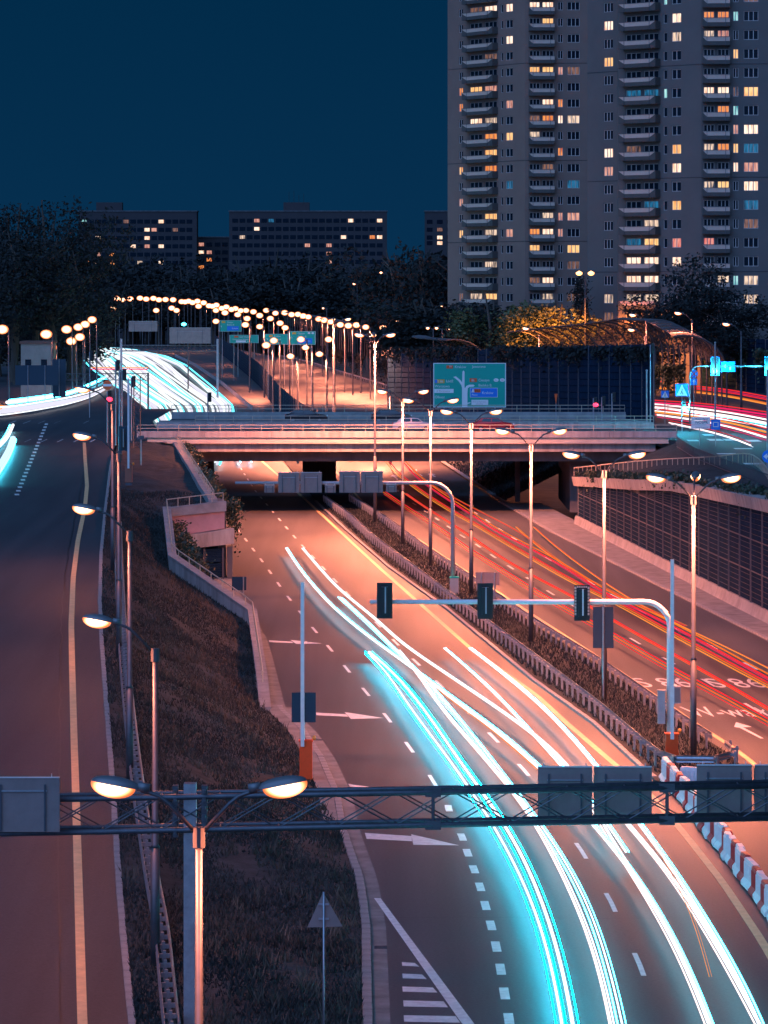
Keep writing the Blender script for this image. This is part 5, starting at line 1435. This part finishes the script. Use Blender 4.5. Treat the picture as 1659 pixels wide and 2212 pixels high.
def tower(label, planes, zbot, ztop, ztop_par, FH, kk, m, depth):
    t = empty('tower_block', (planes[0][0][0], planes[0][0][1], zbot), label, 'building')
    floors = [(k, ztop_par - FH * k - .42, ztop_par - FH * k + 1.02) for k in kk]
    for (p0, p1, cols, bays) in planes:
        L = math.hypot(p1[0] - p0[0], p1[1] - p0[1])
        cs = []
        for (u0, u1, key, sashes) in cols:
            cs.append((ray_line(u0, p0, p1) * L, ray_line(u1, p0, p1) * L, key, sashes))
        pt, rz, L = facade(t, p0, p1, zbot, ztop, cs, floors, m)
        # joints between prefabricated storeys
        for k in (3, 9, 14, 19):
            z = ztop_par - FH * k - 1.2
            g = MB(); a, b = Vector(pt(0, z, .012)), Vector(pt(L, z, .012)); g.tube([a, b], .05, 4); g.build('joint', M_JOINT, t)
        for (u0, u1, sl, sr) in bays:
            s0, s1 = ray_line(u0, p0, p1) * L, ray_line(u1, p0, p1) * L; w = s1 - s0
            g = MB(); o = 1.25
            # balcony in local coordinates: x along wall, -y outwards
            g.box((w / 2, -o / 2, -.06), (w, o, .12)); g.box((w / 2, -o + .05, .56), (w, .10, 1.1)); g.box((.05, -o / 2, .56), (.1, o - .2, 1.1)); g.box((w - .05, -o / 2, .56), (.1, o - .2, 1.1))
            for q in range(4): g.box((w * (q + .5) / 4, -o + .1, -.16), (.08, .3, .1))
            par = g.mesh('balcony', M_PARAPET)
            g = MB(); yy = -o - .03
            a0, a1 = (.16 * w if sl else .0), (w - .16 * w if sr else w)
            pts = [(0.02, yy, 1.12), (w - .02, yy, 1.12), (a1, yy, .48), (a0, yy, .48)]  # trapezoid shaped as the lit part of the parapet, edged by shade
            g.poly(pts[::-1]); g.poly([(x, yy + .03, z) for x, y, z in pts]); g.poly([pts[0], pts[1], (pts[1][0], yy + .03, 1.12), (pts[0][0], yy + .03, 1.12)])
            pan = g.mesh('lit_front', M_PALE)
            g = MB()
            for q in (.16 * w, .84 * w): g.box((q, yy - .02, .55), (.07, .05, 1.3))
            g.box((w / 2, yy - .02, 1.16), (w, .08, .06)); rl_ = g.mesh('rail', M_STEEL_DK)
            for k in kk:
                z = ztop_par - FH * k - 1.15
                ob = link('balcony', par, t, Vector(pt(s0, z, 0)) - t.location, rz); link('lit_front', pan, ob); link('rail', rl_, ob)
    # body behind the facade, roof and parapet
    fr = [planes[0][0]] + [p[1] for p in planes]
    back = [(x + depth * .15, y + depth) for x, y in fr]
    g = MB()
    a, b = fr[0], back[0]; g.poly([(b[0], b[1], zbot), (a[0], a[1], zbot), (a[0], a[1], ztop), (b[0], b[1], ztop)])
    a, b = fr[-1], back[-1]; g.poly([(a[0], a[1], zbot), (b[0], b[1], zbot), (b[0], b[1], ztop), (a[0], a[1], ztop)])
    for p, q in zip(back, back[1:]): g.poly([(q[0], q[1], zbot), (p[0], p[1], zbot), (p[0], p[1], ztop), (q[0], q[1], ztop)])
    for p, q in zip(planes, planes[1:]):
        if math.hypot(p[1][0] - q[0][0], p[1][1] - q[0][1]) > .05:
            a, b = p[1], q[0]; g.poly([(a[0], a[1], zbot), (b[0], b[1], zbot), (b[0], b[1], ztop), (a[0], a[1], ztop)])
    g.build('side_wall', m, t)
    g = MB(); g.poly([(x, y, ztop - .01) for x, y in fr] + [(x, y, ztop - .01) for x, y in back[::-1]]); g.build('roof', M_CONC_DARK, t)
    return t
A0, A1, A2 = plan(967, 671), plan(1134, 651), plan(1300, 651)
tower('tall apartment tower with lamp-tinted brownish left face behind the trees', [
    (A0, A1, [(991, 1000, 'c1', 2), (1015, 1041, 'B1L', 3), (1046.5, 1073, 'B1R', 3), (1081.6, 1086.6, 'c2', 1), (1092.5, 1107.5, 'c3', 2)], [(1009.5, 1076, True, True)]),
    (A1, A2, [(1144, 1166, 'B2L', 3), (1171.5, 1195.5, 'B2R', 3), (1205, 1216, 'c4', 2), (1225.5, 1252, 'c5', 3)], [(1141.8, 1197.5, True, False)])],
    3.0, 80.0, 70.9, 2.847, range(-2, 20), M_TOWER, 16)
B0, B1, B2, B3, B4, B5 = plan(1269, 573), plan(1334, 568), plan(1336, 561), plan(1515, 550), plan(1515.2, 550), plan(1720, 548.6)
tower('nearer bluish grey apartment tower at the right picture edge', [
    (B0, B1, [(1304, 1324, 'c6', 3)], []),
    (B2, B3, [(1352, 1384, 'B3L', 3), (1390.5, 1422, 'B3R', 3), (1433, 1441, 'c7', 1), (1451, 1471, 'c8', 2)], [(1347, 1427, True, True)]),
    (B4, B5, [(1520, 1543, 'B4L', 3), (1550, 1575, 'B4R', 3), (1583.6, 1595, 'c9', 2), (1606.5, 1638, 'c10', 3)], [(1518, 1577, True, False)])],
    3.0, 76.0, 64.5, 2.80, range(-2, 18), M_TOWER2, 16)

# far slab blocks
FW = {}
def slab_block(label, u0, u1, v0, d, ucols, rows, litpix, annex=None):
    p, q = P(u0, v0, d), P(u1, v0, d)
    t = empty('apartment_block', (p.x, d, 0), label, 'building')
    w, ht = q.x - p.x, p.z
    g = MB(); g.box((w / 2, 6, ht / 2), (w, 12, ht)); g.build('wall', M_FAR, t, world=False)
    g = MB(); g.box((w / 2, 6, ht + .2), (w + .6, 12.6, .4)); rf = g.build('roof', M_CONC_DARK, t, world=False)
    for (a, b, top) in annex or []:
        x0, x1 = P(a, v0, d).x - p.x, P(b, v0, d).x - p.x; zz = P(a, top, d).z; g = MB(); g.box(((x0 + x1) / 2, 5, (ht + zz) / 2 + .2), (x1 - x0, 6, zz - ht)); g.build('lift_house', M_FAR, rf, world=False)
    spots = {}
    for lx, ly, code in litpix:
        i = min(range(len(ucols)), key=lambda k: abs(ucols[k] - lx)); j = min(range(len(rows)), key=lambda k: abs(rows[k] - ly)); spots[(i, j)] = code
    for i, u in enumerate(ucols):
        for j, v in enumerate(rows):
            c = P(u, v, d); code = spots.get((i, j)); key = code or '-'
            if key not in FW:
                g = MB(); g.box((0, 0, 0), (2.3, .1, 1.6)); FW[key] = (g.mesh('window', M_GLASS_DK), None)
                g = MB(); g.box((0, -.06, 0), (2.05, .02, 1.38)); FW[key] = (FW[key][0], g.mesh('pane', LIT[code] if code else M_GLASS_DK))
            o = link('window', FW[key][0], t, (c.x - p.x, -.03, c.z)); link('pane', FW[key][1], o)
    return t
hp = lambda L: [(.5 * x, 345.6 + .5 * y, c) for x, y, c in L]
slab_block('far apartment block behind the trees at left with a lift house', 170, 425, 457, 1500, [181 + 15.2 * i for i in range(16)], [478.5 + 17.8 * i for i in range(6)],
           hp([(365, 265, 'c'), (422, 335, 'w'), (424, 408, 'p'), (424, 443, 'w'), (405, 478, 'o'), (492, 407, 'o'), (637, 302, 'w'), (637, 338, 'w'), (637, 372, 'p'), (560, 370, 'w'), (697, 265, 'w'), (678, 302, 'p'), (690, 372, 'w'), (745, 302, 'd'), (698, 442, 'w'), (597, 447, 'x'), (558, 265, 'd'), (495, 440, 'o')]), [(207, 263, 438)])
slab_block('far low apartment block between two longer ones', 425, 497, 513, 1520, [435, 452, 470, 486], [528, 545, 561, 577], hp([(875, 365, 'p'), (866, 398, 'w'), (913, 397, 'p'), (913, 430, 'o'), (867, 462, 'o'), (885, 462, 'o')]))
slab_block('far long apartment block left of the tower with a roof mast', 495, 836, 457, 1500, [508 + 15.6 * i for i in range(21)], [476.5 + 17.8 * i for i in range(6)],
           hp([(1100, 265, 'p'), (1120, 300, 'w'), (1040, 335, 'x'), (1518, 262, 'w'), (1637, 265, 'w'), (1473, 335, 'w'), (1595, 330, 'o'), (1637, 332, 'w'), (1337, 370, 'p'), (1413, 368, 'p'), (1407, 403, 'p'), (1427, 437, 'y'), (1410, 470, 'o'), (1427, 472, 'p'), (1160, 267, 'b')]), [(612, 668, 438)])
slab_block('sliver of a far apartment block directly left of the tower', 918, 985, 457, 1480, [928, 950, 972], [479, 496, 513, 525], [(955, 496, 'd'), (952, 513, 'w'), (952, 525, 'w')])
t = empty('roof_mast', P(640, 438, 1502), 'thin roof masts on the lift house of the far long block', 'mast')
for k in range(4): g = MB(); g.tube([(-3 + 2 * k, 2, 0), (-3 + 2 * k, 2, random.uniform(2, 5))], .08, 4); g.build('rod', M_STEEL_DK, t, world=False)

# ------------------------------------------------------------------ trees
def crown_mesh(name, lobes, n, leaf, m, seed):
    r = np.random.default_rng(seed); vs = []
    L = np.array(lobes); wts = L[:, 3] * L[:, 4]; wts = wts / wts.sum()
    k = r.choice(len(L), n, p=wts)
    a = r.normal(size=(n, 3)); a /= np.linalg.norm(a, axis=1)[:, None]
    rad = r.uniform(.45, 1.05, n) ** .6
    c = L[k, :3] + a * rad[:, None] * np.stack([L[k, 3], L[k, 3], L[k, 4]], 1)
    # clumps: pull leaves towards random twig centres
    tw = c[r.choice(n, n // 14)]; near = r.integers(0, len(tw), n); c = np.where(r.random(n)[:, None] < .6, tw[near] + r.normal(scale=leaf * 1.6, size=(n, 3)), c)
    x = r.normal(size=(n, 3)); x /= np.linalg.norm(x, axis=1)[:, None]
    y = np.cross(x, r.normal(size=(n, 3))); y /= np.linalg.norm(y, axis=1)[:, None]
    s = leaf * r.uniform(.5, 1.3, n)[:, None]
    v = np.stack([c + x * s * .7, c + y * s * .45, c - x * s * .7, c - y * s * .45], 1).reshape(-1, 3)
    me = bpy.data.meshes.new(name); me.from_pydata(v.tolist(), [], np.arange(4 * n).reshape(-1, 4).tolist()); me.materials.append(m)
    return me
def trunk_mesh(h, r):
    g = MB(); g.tube([(0, 0, -.5), (.05, 0, h * .3), (0, .05, h * .6), (.08, 0, h)], [r, r * .75, r * .5, r * .15], 7)
    for k in range(6):
        a = k * 1.05; z = h * (.35 + .09 * k); g.tube([(0, 0, z), (math.cos(a) * h * .16, math.sin(a) * h * .16, z + h * .12)], [r * .32, r * .1], 5)
    return g.mesh('trunk', M_BARK)
TR = trunk_mesh(1.0, .028)
def lobes(kind, seed):
    q = random.Random(seed)
    if kind == 'broad': return [(q.gauss(0, .15), q.gauss(0, .15), .45 + .1 * i, q.uniform(.12, .22), q.uniform(.10, .17)) for i in range(5)] + [(q.uniform(-.25, .25), q.uniform(-.2, .2), q.uniform(.35, .75), q.uniform(.10, .16), q.uniform(.08, .13)) for _ in range(8)]
    if kind == 'slim': return [(q.gauss(0, .02), q.gauss(0, .02), .12 + .1 * i, .10 - abs(i - 3) * .009, .09) for i in range(9)]
    if kind == 'willow': return [(q.uniform(-.28, .28), q.uniform(-.2, .2), q.uniform(.35, .8), q.uniform(.07, .12), q.uniform(.14, .24)) for _ in range(14)]
    return []
CM = {('far', i): crown_mesh('crown', lobes('broad', i), 1500, .035, M_LEAF_DK, i) for i in range(4)}
CM['near'] = crown_mesh('crown', lobes('broad', 21), 5200, .018, M_LEAF_DK, 21); CM['near2'] = crown_mesh('crown', lobes('broad', 22), 5200, .018, M_LEAF_DK, 22)
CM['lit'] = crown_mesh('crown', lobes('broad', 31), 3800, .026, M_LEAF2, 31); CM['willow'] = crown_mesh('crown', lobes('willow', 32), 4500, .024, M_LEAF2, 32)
CM['slim'] = crown_mesh('crown', lobes('slim', 41), 3600, .018, M_LEAF_DK, 41)
def tree(label, x, y, z, h, wide, mesh, group=None, name='tree'):
    t = empty(name, (x, y, z), label, 'tree', group, rz=random.uniform(0, 6))
    t.scale = (h * wide, h * wide, h)
    link('trunk', TR, t); link('crown', mesh, t)
    return t
def tree_px(label, u, vt, d, z, wide, mesh, group=None, name='tree'):
    p = P(u, vt, d); tree(label, p.x, d, z, p.z - z, wide, mesh, group, name)
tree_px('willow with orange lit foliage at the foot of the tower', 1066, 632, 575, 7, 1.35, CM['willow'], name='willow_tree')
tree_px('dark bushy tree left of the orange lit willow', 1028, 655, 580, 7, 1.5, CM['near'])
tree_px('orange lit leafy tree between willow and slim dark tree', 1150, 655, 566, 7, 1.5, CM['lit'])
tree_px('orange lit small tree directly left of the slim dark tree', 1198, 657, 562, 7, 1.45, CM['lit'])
tree_px('slim dark poplar below the twin headed lamp', 1252, 602, 566, 7, 1.0, CM['slim'], name='poplar_tree')
tree_px('large dark tree in front of the right tower', 1492, 553, 530, 7, 1.15, CM['near2'])
tree_px('dark tree left of the largest one before the right tower', 1412, 630, 535, 7, 1.4, CM['near'])
tree_px('dark tree at the right edge below the right tower', 1608, 628, 530, 7, 1.5, CM['near'])
tree_px('low dark tree filling the gap behind the tunnel end', 1555, 655, 525, 7, 1.6, CM['near2'])
for u, vt, d, w in ((20, 440, 640, 1.0), (70, 446, 650, 1.0), (112, 432, 640, .95), (150, 470, 660, 1.0), (-25, 470, 640, 1.0), (45, 500, 600, 1.1), (100, 510, 600, 1.1), (165, 540, 640, 1.1)):
    tree_px('tall dark tree of the grove at the left picture edge', u, vt, d + 170, 3, w, CM['near' if int(u) % 2 else 'near2'], 'trees of the grove at the left edge')
q = random.Random(5)
for i in range(64):
    u = 150 + i * 13.2 + q.uniform(-6, 6); vt = 578 + 12 * math.sin(i * .9) + q.uniform(-14, 16) - (18 if 250 < u < 300 or 510 < u < 600 or 640 < u < 690 else 0)
    tree_px('dark tree in the belt before the far apartment blocks', u, vt, 1420 + q.uniform(-40, 40), 2, q.uniform(1.0, 1.3), CM[('far', i % 4)], 'trees of the dark belt')
for i in range(40):
    u = 130 + i * 21.5 + q.uniform(-8, 8); vt = 612 + q.uniform(-16, 16)
    tree_px('dark tree low in front of the far belt above the lamp chain', u, vt, 1370 + q.uniform(-20, 20), 0, q.uniform(1.3, 1.8), CM[('far', i % 4)], 'low trees behind the lamp chain')
for i in range(9):
    u = 850 + i * 15 + q.uniform(-5, 5); tree_px('dark tree left of the tower foot', u, 545 + q.uniform(-15, 35), 780 + q.uniform(-30, 30), 5, q.uniform(.9, 1.2), CM[('far', i % 4)], 'trees left of the tower foot')
for i in range(12):
    u = -10 + i * 17; tree_px('dark bush behind the left junction', u, 690 + q.uniform(-20, 25), 900 + q.uniform(-40, 40), 0, 1.8, CM[('far', i % 4)], 'bushes behind the left junction')
for i in range(9):
    u = 900 + i * 14; tree_px('dark bush behind the far glass tunnel', u, 655 + q.uniform(-12, 18), 640, 6, 1.7, CM[('far', i % 4)], 'bushes behind the far glass tunnel')
# hill carrying the far trees and blocks
g = MB(); g.ribbon([(-2500, d, z) for d, z in ((1440, -1), (1600, 4), (2200, 14), (6000, 18))], [(2500, d, z) for d, z in ((1440, -1), (1600, 4), (2200, 14), (6000, 18))]); struct('hill', g, M_EARTH)

# ------------------------------------------------------------------ light streaks of the traffic, as thin glowing tubes at lamp height
GW = glow('headlight_white', (0.88, 0.93, 1.0), 1.7)
GC = glow('headlight_cyan', (0.05, 0.62, 0.86), 16.0)
GC2 = glow('headlight_cyan_bright', (0.0, 0.60, 0.84), 52.0)
GP = glow('headlight_warm', (1.0, 0.80, 0.80), 1.7)
GO = glow('taillight_orange', (1.0, 0.20, 0.02), 1.0)
GR_ = glow('taillight_red', (1.0, 0.03, 0.045), 1.0)
GM = glow('taillight_magenta', (1.0, 0.02, 0.16), 1.0)
GY = glow('sidelight_amber', (1.0, 0.31, 0.05), 1.15)
TL = 'tail light streaks on the right carriageway'
TS = 0.58
def soften(pts):
    q = resample(smooth_path(pts, n=6), 1.5)
    for _ in range(60):
        q = [q[0]] + [(a + b * 2 + c) / 4 for a, b, c in zip(q, q[1:], q[2:])] + [q[-1]]
    return q
def trail(label, pix, z, strands, mats, group=None, ts=None):
    """strands = (sideways, up, radius, material index)"""
    path = soften([G(u, v, z) for u, v in pix])
    g = MB()
    if group == HL: strands = [(a, b, c * (1.0 if c < .07 else .80), d) for a, b, c, d in strands]
    if group == TL: strands = [(a, b, c * .72, d) for a, b, c, d in strands]
    for (dx, dz, r, mi) in strands:
        g.cur = mi; g.tube([p + Vector((dx, 0, dz)) for p in path], r * TS, 8)
    return tag(g.build('light_trail', mats, smooth=True), label, 'light trail', group)
HL = 'headlight streaks on the left carriageway'
trail('white headlight streak that begins furthest up the left carriageway', [(617, 1184), (650, 1234), (710, 1304), (770, 1356), (830, 1401), (894, 1445), (964, 1500), (1060, 1566), (1130, 1624), (1165, 1656), (1222, 1715), (1274, 1774), (1330, 1834), (1379, 1899), (1430, 1984), (1474, 2059), (1504, 2134), (1534, 2212), (1560, 2290)], .65, [(0, 0, .11, 0), (.12, .02, .06, 1)], [GW, GC], HL)
trail('white headlight streak running right beside the one beginning furthest up', [(655, 1184), (685, 1219), (735, 1274), (785, 1314), (830, 1349), (855, 1380), (929, 1430), (1004, 1480), (1069, 1524), (1130, 1564), (1180, 1604), (1240, 1654), (1270, 1715), (1294, 1774), (1349, 1854), (1392, 1920), (1440, 2000), (1484, 2075), (1514, 2150), (1540, 2230)], .65, [(0, 0, .12, 0), (-.14, 0, .05, 1)], [GW, GP], HL)
trail('leftmost cyan white headlight streak, outer line', [(795, 1411), (829, 1440), (889, 1544 - 10), (950, 1619 - 8), (1004, 1689), (1054, 1759), (1104, 1849), (1150, 1939), (1180, 2029), (1202, 2124), (1217, 2212), (1226, 2290)], .65, [(0, 0, .09, 0), (-.16, -.05, .035, 1)], [GW, GC2], HL)
trail('cyan white headlight streak just right of the leftmost line', [(797, 1408), (829, 1430), (880, 1485), (930, 1550), (969, 1610), (1019, 1680), (1070, 1749), (1114, 1814), (1154, 1899), (1190, 1994), (1220, 2099), (1240, 2212), (1250, 2290)], .65, [(0, 0, .12, 0), (-.2, 0, .05, 1), (.17, 0, .03, 1)], [GW, GC2], HL)
trail('pinkish white headlight streak in the second lane, left line', [(860, 1405), (904, 1457), (950, 1530), (1004, 1589), (1054, 1649), (1100, 1700), (1150, 1764), (1194, 1849), (1244, 1949), (1280, 2034), (1304, 2124), (1322, 2212), (1333, 2290)], .65, [(0, 0, .11, 0), (.1, .03, .05, 1)], [GP, GW], HL)
trail('white headlight streak in the second lane, right line', [(735, 1290), (790, 1340), (850, 1400), (900, 1446), (980, 1538), (1040, 1612), (1090, 1678), (1160, 1769), (1214, 1844), (1264, 1929), (1294, 2009), (1320, 2094), (1347, 2212), (1360, 2290)], .65, [(0, 0, .07, 0), (-.13, 0, .05, 1), (.12, -.03, .03, 1)], [GW, GC], HL)
trail('short cyan edged streak beginning level with the edge line bend', [(959, 1400), (1029, 1460), (1080, 1510), (1130, 1560), (1150, 1589), (1214, 1654), (1262, 1712), (1310, 1774), (1352, 1840)], .65, [(0, 0, .09, 0), (.11, 0, .04, 1)], [GW, GC], HL)
trail('rightmost headlight streak beside the edge line', [(1014, 1400), (1080, 1450), (1140, 1500), (1200, 1550), (1214, 1574), (1260, 1619), (1287, 1654), (1330, 1712), (1374, 1774), (1430, 1839), (1480, 1919), (1530, 1999), (1580, 2079), (1624, 2154), (1650, 2212), (1672, 2290)], .65, [(0, 0, .12, 0), (.13, 0, .05, 1)], [GW, GC], HL)
trail('headlight streak joining the rightmost one below the gantry', [(1290, 1700), (1350, 1774), (1390, 1816), (1430, 1850), (1475, 1925), (1526, 2005), (1576, 2085), (1618, 2160), (1646, 2222)], .72, [(0, 0, .12, 0), (-.13, 0, .05, 1)], [GW, GP], HL)
trail('short warm streak leaving left behind the second lane streak', [(903, 1447), (960, 1505), (1049, 1558), (1120, 1622), (1165, 1662)], .9, [(0, 0, .05, 0), (-.1, 0, .03, 1)], [GP, GY], HL)
trail('thin orange streak in the third lane below the gantry', [(1385, 1780), (1440, 1860), (1490, 1950), (1515, 2030), (1532, 2110)], .9, [(0, 0, .018, 0), (.08, 0, .012, 0)], [GY], HL)
trail('short pair of cyan dashes under the road bridge', [(514, 980), (519, 998)], .65, [(0, 0, .16, 0), (1.35, 0, .16, 0)], [GC], HL)
TL = 'tail light streaks on the right carriageway'
trail('orange to red streak nearest the median', [(828, 1063), (873, 1094), (927, 1128), (973, 1159), (1011, 1188), (1073, 1225), (1149, 1275), (1229, 1320), (1329, 1375), (1454, 1450), (1554, 1500), (1659, 1560), (1720, 1595)], .8, [(0, 0, .07, 0), (.22, .05, .09, 1), (.05, -.2, .05, 1)], [GO, GR_], TL)
trail('orange to red streak second from the median', [(874, 1066), (905, 1088), (967, 1128), (1011, 1156), (1064, 1194), (1149, 1245), (1229, 1285), (1329, 1345), (1454, 1415), (1579, 1485), (1659, 1533), (1720, 1570)], .8, [(0, 0, .10, 0), (.2, .0, .10, 1), (-.18, .1, .06, 1)], [GO, GR_], TL)
trail('broad orange streak in the middle lane', [(836, 995), (855, 1019), (902, 1056), (964, 1097), (1042, 1141), (1123, 1190), (1149, 1205), (1244, 1260), (1329, 1300), (1454, 1370), (1529, 1410), (1659, 1480), (1720, 1512)], .8, [(0, 0, .08, 0), (.24, 0, .10, 1), (-.25, 0, .08, 2)], [GO, GR_, GY], TL)
trail('red magenta streak in the middle lane above the broad orange one', [(870, 997), (902, 1031), (949, 1066), (1011, 1106), (1073, 1147), (1123, 1172), (1229, 1230), (1304, 1280), (1379, 1315), (1479, 1365), (1579, 1420), (1659, 1465), (1720, 1497)], .8, [(0, 0, .12, 1), (.3, .05, .10, 0), (-.2, 0, .05, 2)], [GO, GR_, GM], TL)
trail('upper thin orange streak along the right lane', [(877, 997), (917, 1037), (973, 1072), (1020, 1097), (1123, 1150), (1178, 1190), (1240, 1236), (1304, 1270), (1390, 1312), (1480, 1352)], .85, [(0, 0, .06, 1), (.12, .02, .04, 0)], [GO, GR_], TL)
trail('short amber streak that begins under the bridge shadow, right one', [(1152, 1138), (1199, 1180), (1279, 1240), (1354, 1290), (1454, 1345), (1554, 1390), (1659, 1443), (1720, 1475)], .8, [(0, 0, .07, 0), (.15, -.05, .06, 1)], [GY, GR_], TL)
trail('short amber streak that begins under the bridge shadow, left one', [(1114, 1138), (1149, 1170), (1209, 1215), (1279, 1258)], .8, [(0, 0, .07, 0), (.12, 0, .05, 1)], [GY, GO], TL)
# upper street at right
UR = 'streaks of traffic on the upper street at right'
def trail7(label, pix, strands, mats): return trail(label, pix, 7.8, strands, mats, UR)
trail7('short orange white streak highest on the upper street', [(1413, 827), (1440, 825), (1466, 828)], [(0, 0, .12, 0), (0, .2, .09, 1)], [GY, GR_])
trail7('red streak pair along the back of the upper street', [(1487, 833), (1530, 836), (1577, 842), (1610, 848), (1665, 858)], [(0, 0, .13, 0), (0, -.4, .12, 0), (0, -.22, .07, 1)], [GR_, GM])
trail7('orange streak below the red pair on the upper street', [(1425, 839), (1489, 846), (1550, 853), (1602, 862), (1665, 875)], [(0, 0, .14, 0), (0, .16, .08, 1)], [GY, GO])
trail7('magenta streak above the white bundle on the upper street', [(1413, 870), (1489, 873), (1577, 884), (1665, 897)], [(0, 0, .16, 0), (0, .3, .10, 1), (.2, -.3, .10, 0)], [GM, GR_])
trail7('white bundle of streaks on the upper street', [(1413, 880), (1489, 887), (1577, 899), (1665, 916)], [(0, 0, .22, 0), (0, .38, .15, 1), (0, -.42, .16, 1), (.3, -.2, .1, 2)], [GP, GP, GC])
trail7('amber streak below the white bundle on the upper street', [(1416, 890), (1489, 898), (1577, 913), (1665, 936)], [(0, 0, .16, 0), (0, .35, .1, 1), (0, -.3, .12, 1)], [GY, GR_])
trail7('pinkish lowest streak of the bundle on the upper street', [(1420, 896), (1489, 905), (1577, 922), (1665, 948)], [(0, 0, .15, 0), (0, -.25, .06, 1)], [GP, GM])
trail7('pair of red edged streaks near the kerb of the upper street', [(1445, 913), (1515, 927), (1586, 947), (1622, 962)], [(0, 0, .09, 0), (0, .22, .05, 1), (.2, -.15, .04, 0)], [GP, GR_])
# far carriageway: so many streaks that they merge
g = MB(); q = random.Random(11)
LB = fn([(440, -24.5), (560, -34), (658, -42.7), (758, -54.5), (969, -76.8), (1203, -100), (1292, -110), (1330, -118)])
RB = fn([(440, -19.5), (560, -22.5), (658, -26.3), (830, -40), (1000, -53.5), (1125, -66), (1246, -84), (1292, -98), (1330, -116)])
for k in range(46):
    f = min(1, max(0, (k + .5) / 46 + q.uniform(-.012, .012)))
    ph = q.uniform(0, 6)
    def lane(d): return lerp(LB(d), RB(d), min(1, max(0, f + .035 * math.sin(d * .007 + ph))))
    d0 = q.choice((440, 446, 455, 470)); d1 = 1325; g.cur = 1 if (f < .04 or f > .96 or q.random() < .10) else q.choice((0, 0, 2, 0, 2))
    r0 = q.uniform(.10, .20)
    g.tube([(lane(d0 + (d1 - d0) * i / 40), d0 + (d1 - d0) * i / 40, .75) for i in range(41)], [r0 * (1 + .6 * i / 40) for i in range(41)], 6)
tag(g.build('headlight_streaks', [glow('far_headlight_white', (0.90, 0.97, 1.0), 1.25), glow('far_headlight_cyan', (0.12, 0.80, 1.0), 2.2), glow('far_headlight_lilac', (0.86, 0.84, 1.0), 1.0)]), kind='stuff')
LJ = 'headlight streaks at the left junction'
def trailr(label, pix, dz, strands, mats):
    path = smooth_path([GR(u, v) + Vector((0, 0, dz)) for u, v in pix], n=5); g = MB()
    for (dx, dzz, r, mi) in strands: g.cur = mi; g.tube([p + Vector((dx, 0, dzz)) for p in path], r, 8)
    return tag(g.build('light_trail', mats, smooth=True), label, 'light trail', LJ)
trailr('bright cyan white streak sweeping left out of the junction', [(15, 880), (60, 874), (110, 866), (150, 857), (185, 842), (225, 822)], .65, [(0, 0, .20, 0), (.3, .28, .10, 1), (.2, -.22, .07, 1), (.5, .1, .06, 0)], [GW, GC])
trailr('pale wide streak below the bright one at the left junction', [(-10, 905), (40, 899), (100, 889), (160, 876), (210, 858), (250, 832), (275, 810)], .65, [(0, 0, .15, 0), (.4, .3, .12, 0), (.2, .62, .10, 1), (-.3, -.3, .07, 1), (.8, .5, .06, 0)], [glow('far_headlight_lilac', (0.86, 0.84, 1.0), 1.0), GW])
trailr('orange streak curving off at the left picture edge', [(-15, 890), (15, 893), (40, 897)], .7, [(0, 0, .2, 0), (0, -.3, .15, 0)], [GY])
trailr('cyan white curve at the left edge of the side road', [(-14, 990), (5, 972), (18, 955), (28, 932)], .65, [(0, 0, .16, 0), (-.3, 0, .08, 1)], [GW, GC])
trailr('broad pale blue streak at the left edge below the curve', [(-20, 1050), (0, 1022), (18, 990), (28, 962)], .6, [(0, 0, .30, 0), (.15, -.1, .2, 1)], [glow('headlight_bluish', (.55, .8, 1.0), 1.4), GC])
trailr('red streak over the far end of the left junction', [(195, 762), (230, 760), (268, 763), (320, 764)], 1.2, [(0, 0, .14, 0), (0, .4, .10, 1)], [GM, GY])

# labels of repeats one can count off: say which one by its place in the row
ONES = ['first', 'second', 'third', 'fourth', 'fifth', 'sixth', 'seventh', 'eighth', 'ninth']
ORD = ONES + ['tenth', 'eleventh', 'twelfth', 'thirteenth', 'fourteenth', 'fifteenth', 'sixteenth', 'seventeenth', 'eighteenth', 'nineteenth']
for a, b in (('twentieth', 'twenty'), ('thirtieth', 'thirty'), ('fortieth', 'forty'), ('fiftieth', 'fifty'), ('sixtieth', 'sixty'), ('seventieth', 'seventy')): ORD += [a] + [b + '-' + k for k in ONES]
def place(group, key, text):
    for k, o in enumerate(sorted([o for o in bpy.data.objects if o.parent is None and o.get('group') == group], key=key)):
        if k < len(ORD): o['label'] = text % ORD[k]
across = lambda o: o.location.x / max(1, o.location.y)
place('white water barriers in the row', lambda o: o.location.y, 'white plastic water barrier, %s white one from the near end of the row')
place('red water barriers in the row', lambda o: o.location.y, 'red plastic water barrier, %s red one from the near end of the row')
place('trees of the grove at the left edge', across, 'tall dark tree, %s from the left in the grove at the left edge')
place('trees left of the tower foot', across, 'dark tree, %s from the left of those left of the tower foot')
place('bushes behind the far glass tunnel', across, 'dark bush, %s from the left of those behind the far glass tunnel')
place('bushes behind the left junction', across, 'dark bush, %s from the left of those behind the left junction')
place('street lamps along the far motorway', across, 'orange street lamp, %s from the left in the far motorway lamp chain')
place('street lamps left of the junction', across, 'orange street lamp, %s from the left in the cluster by the junction')
place('small lamps left of the tower', across, 'small orange lamp, %s from the left of those among dark trees')
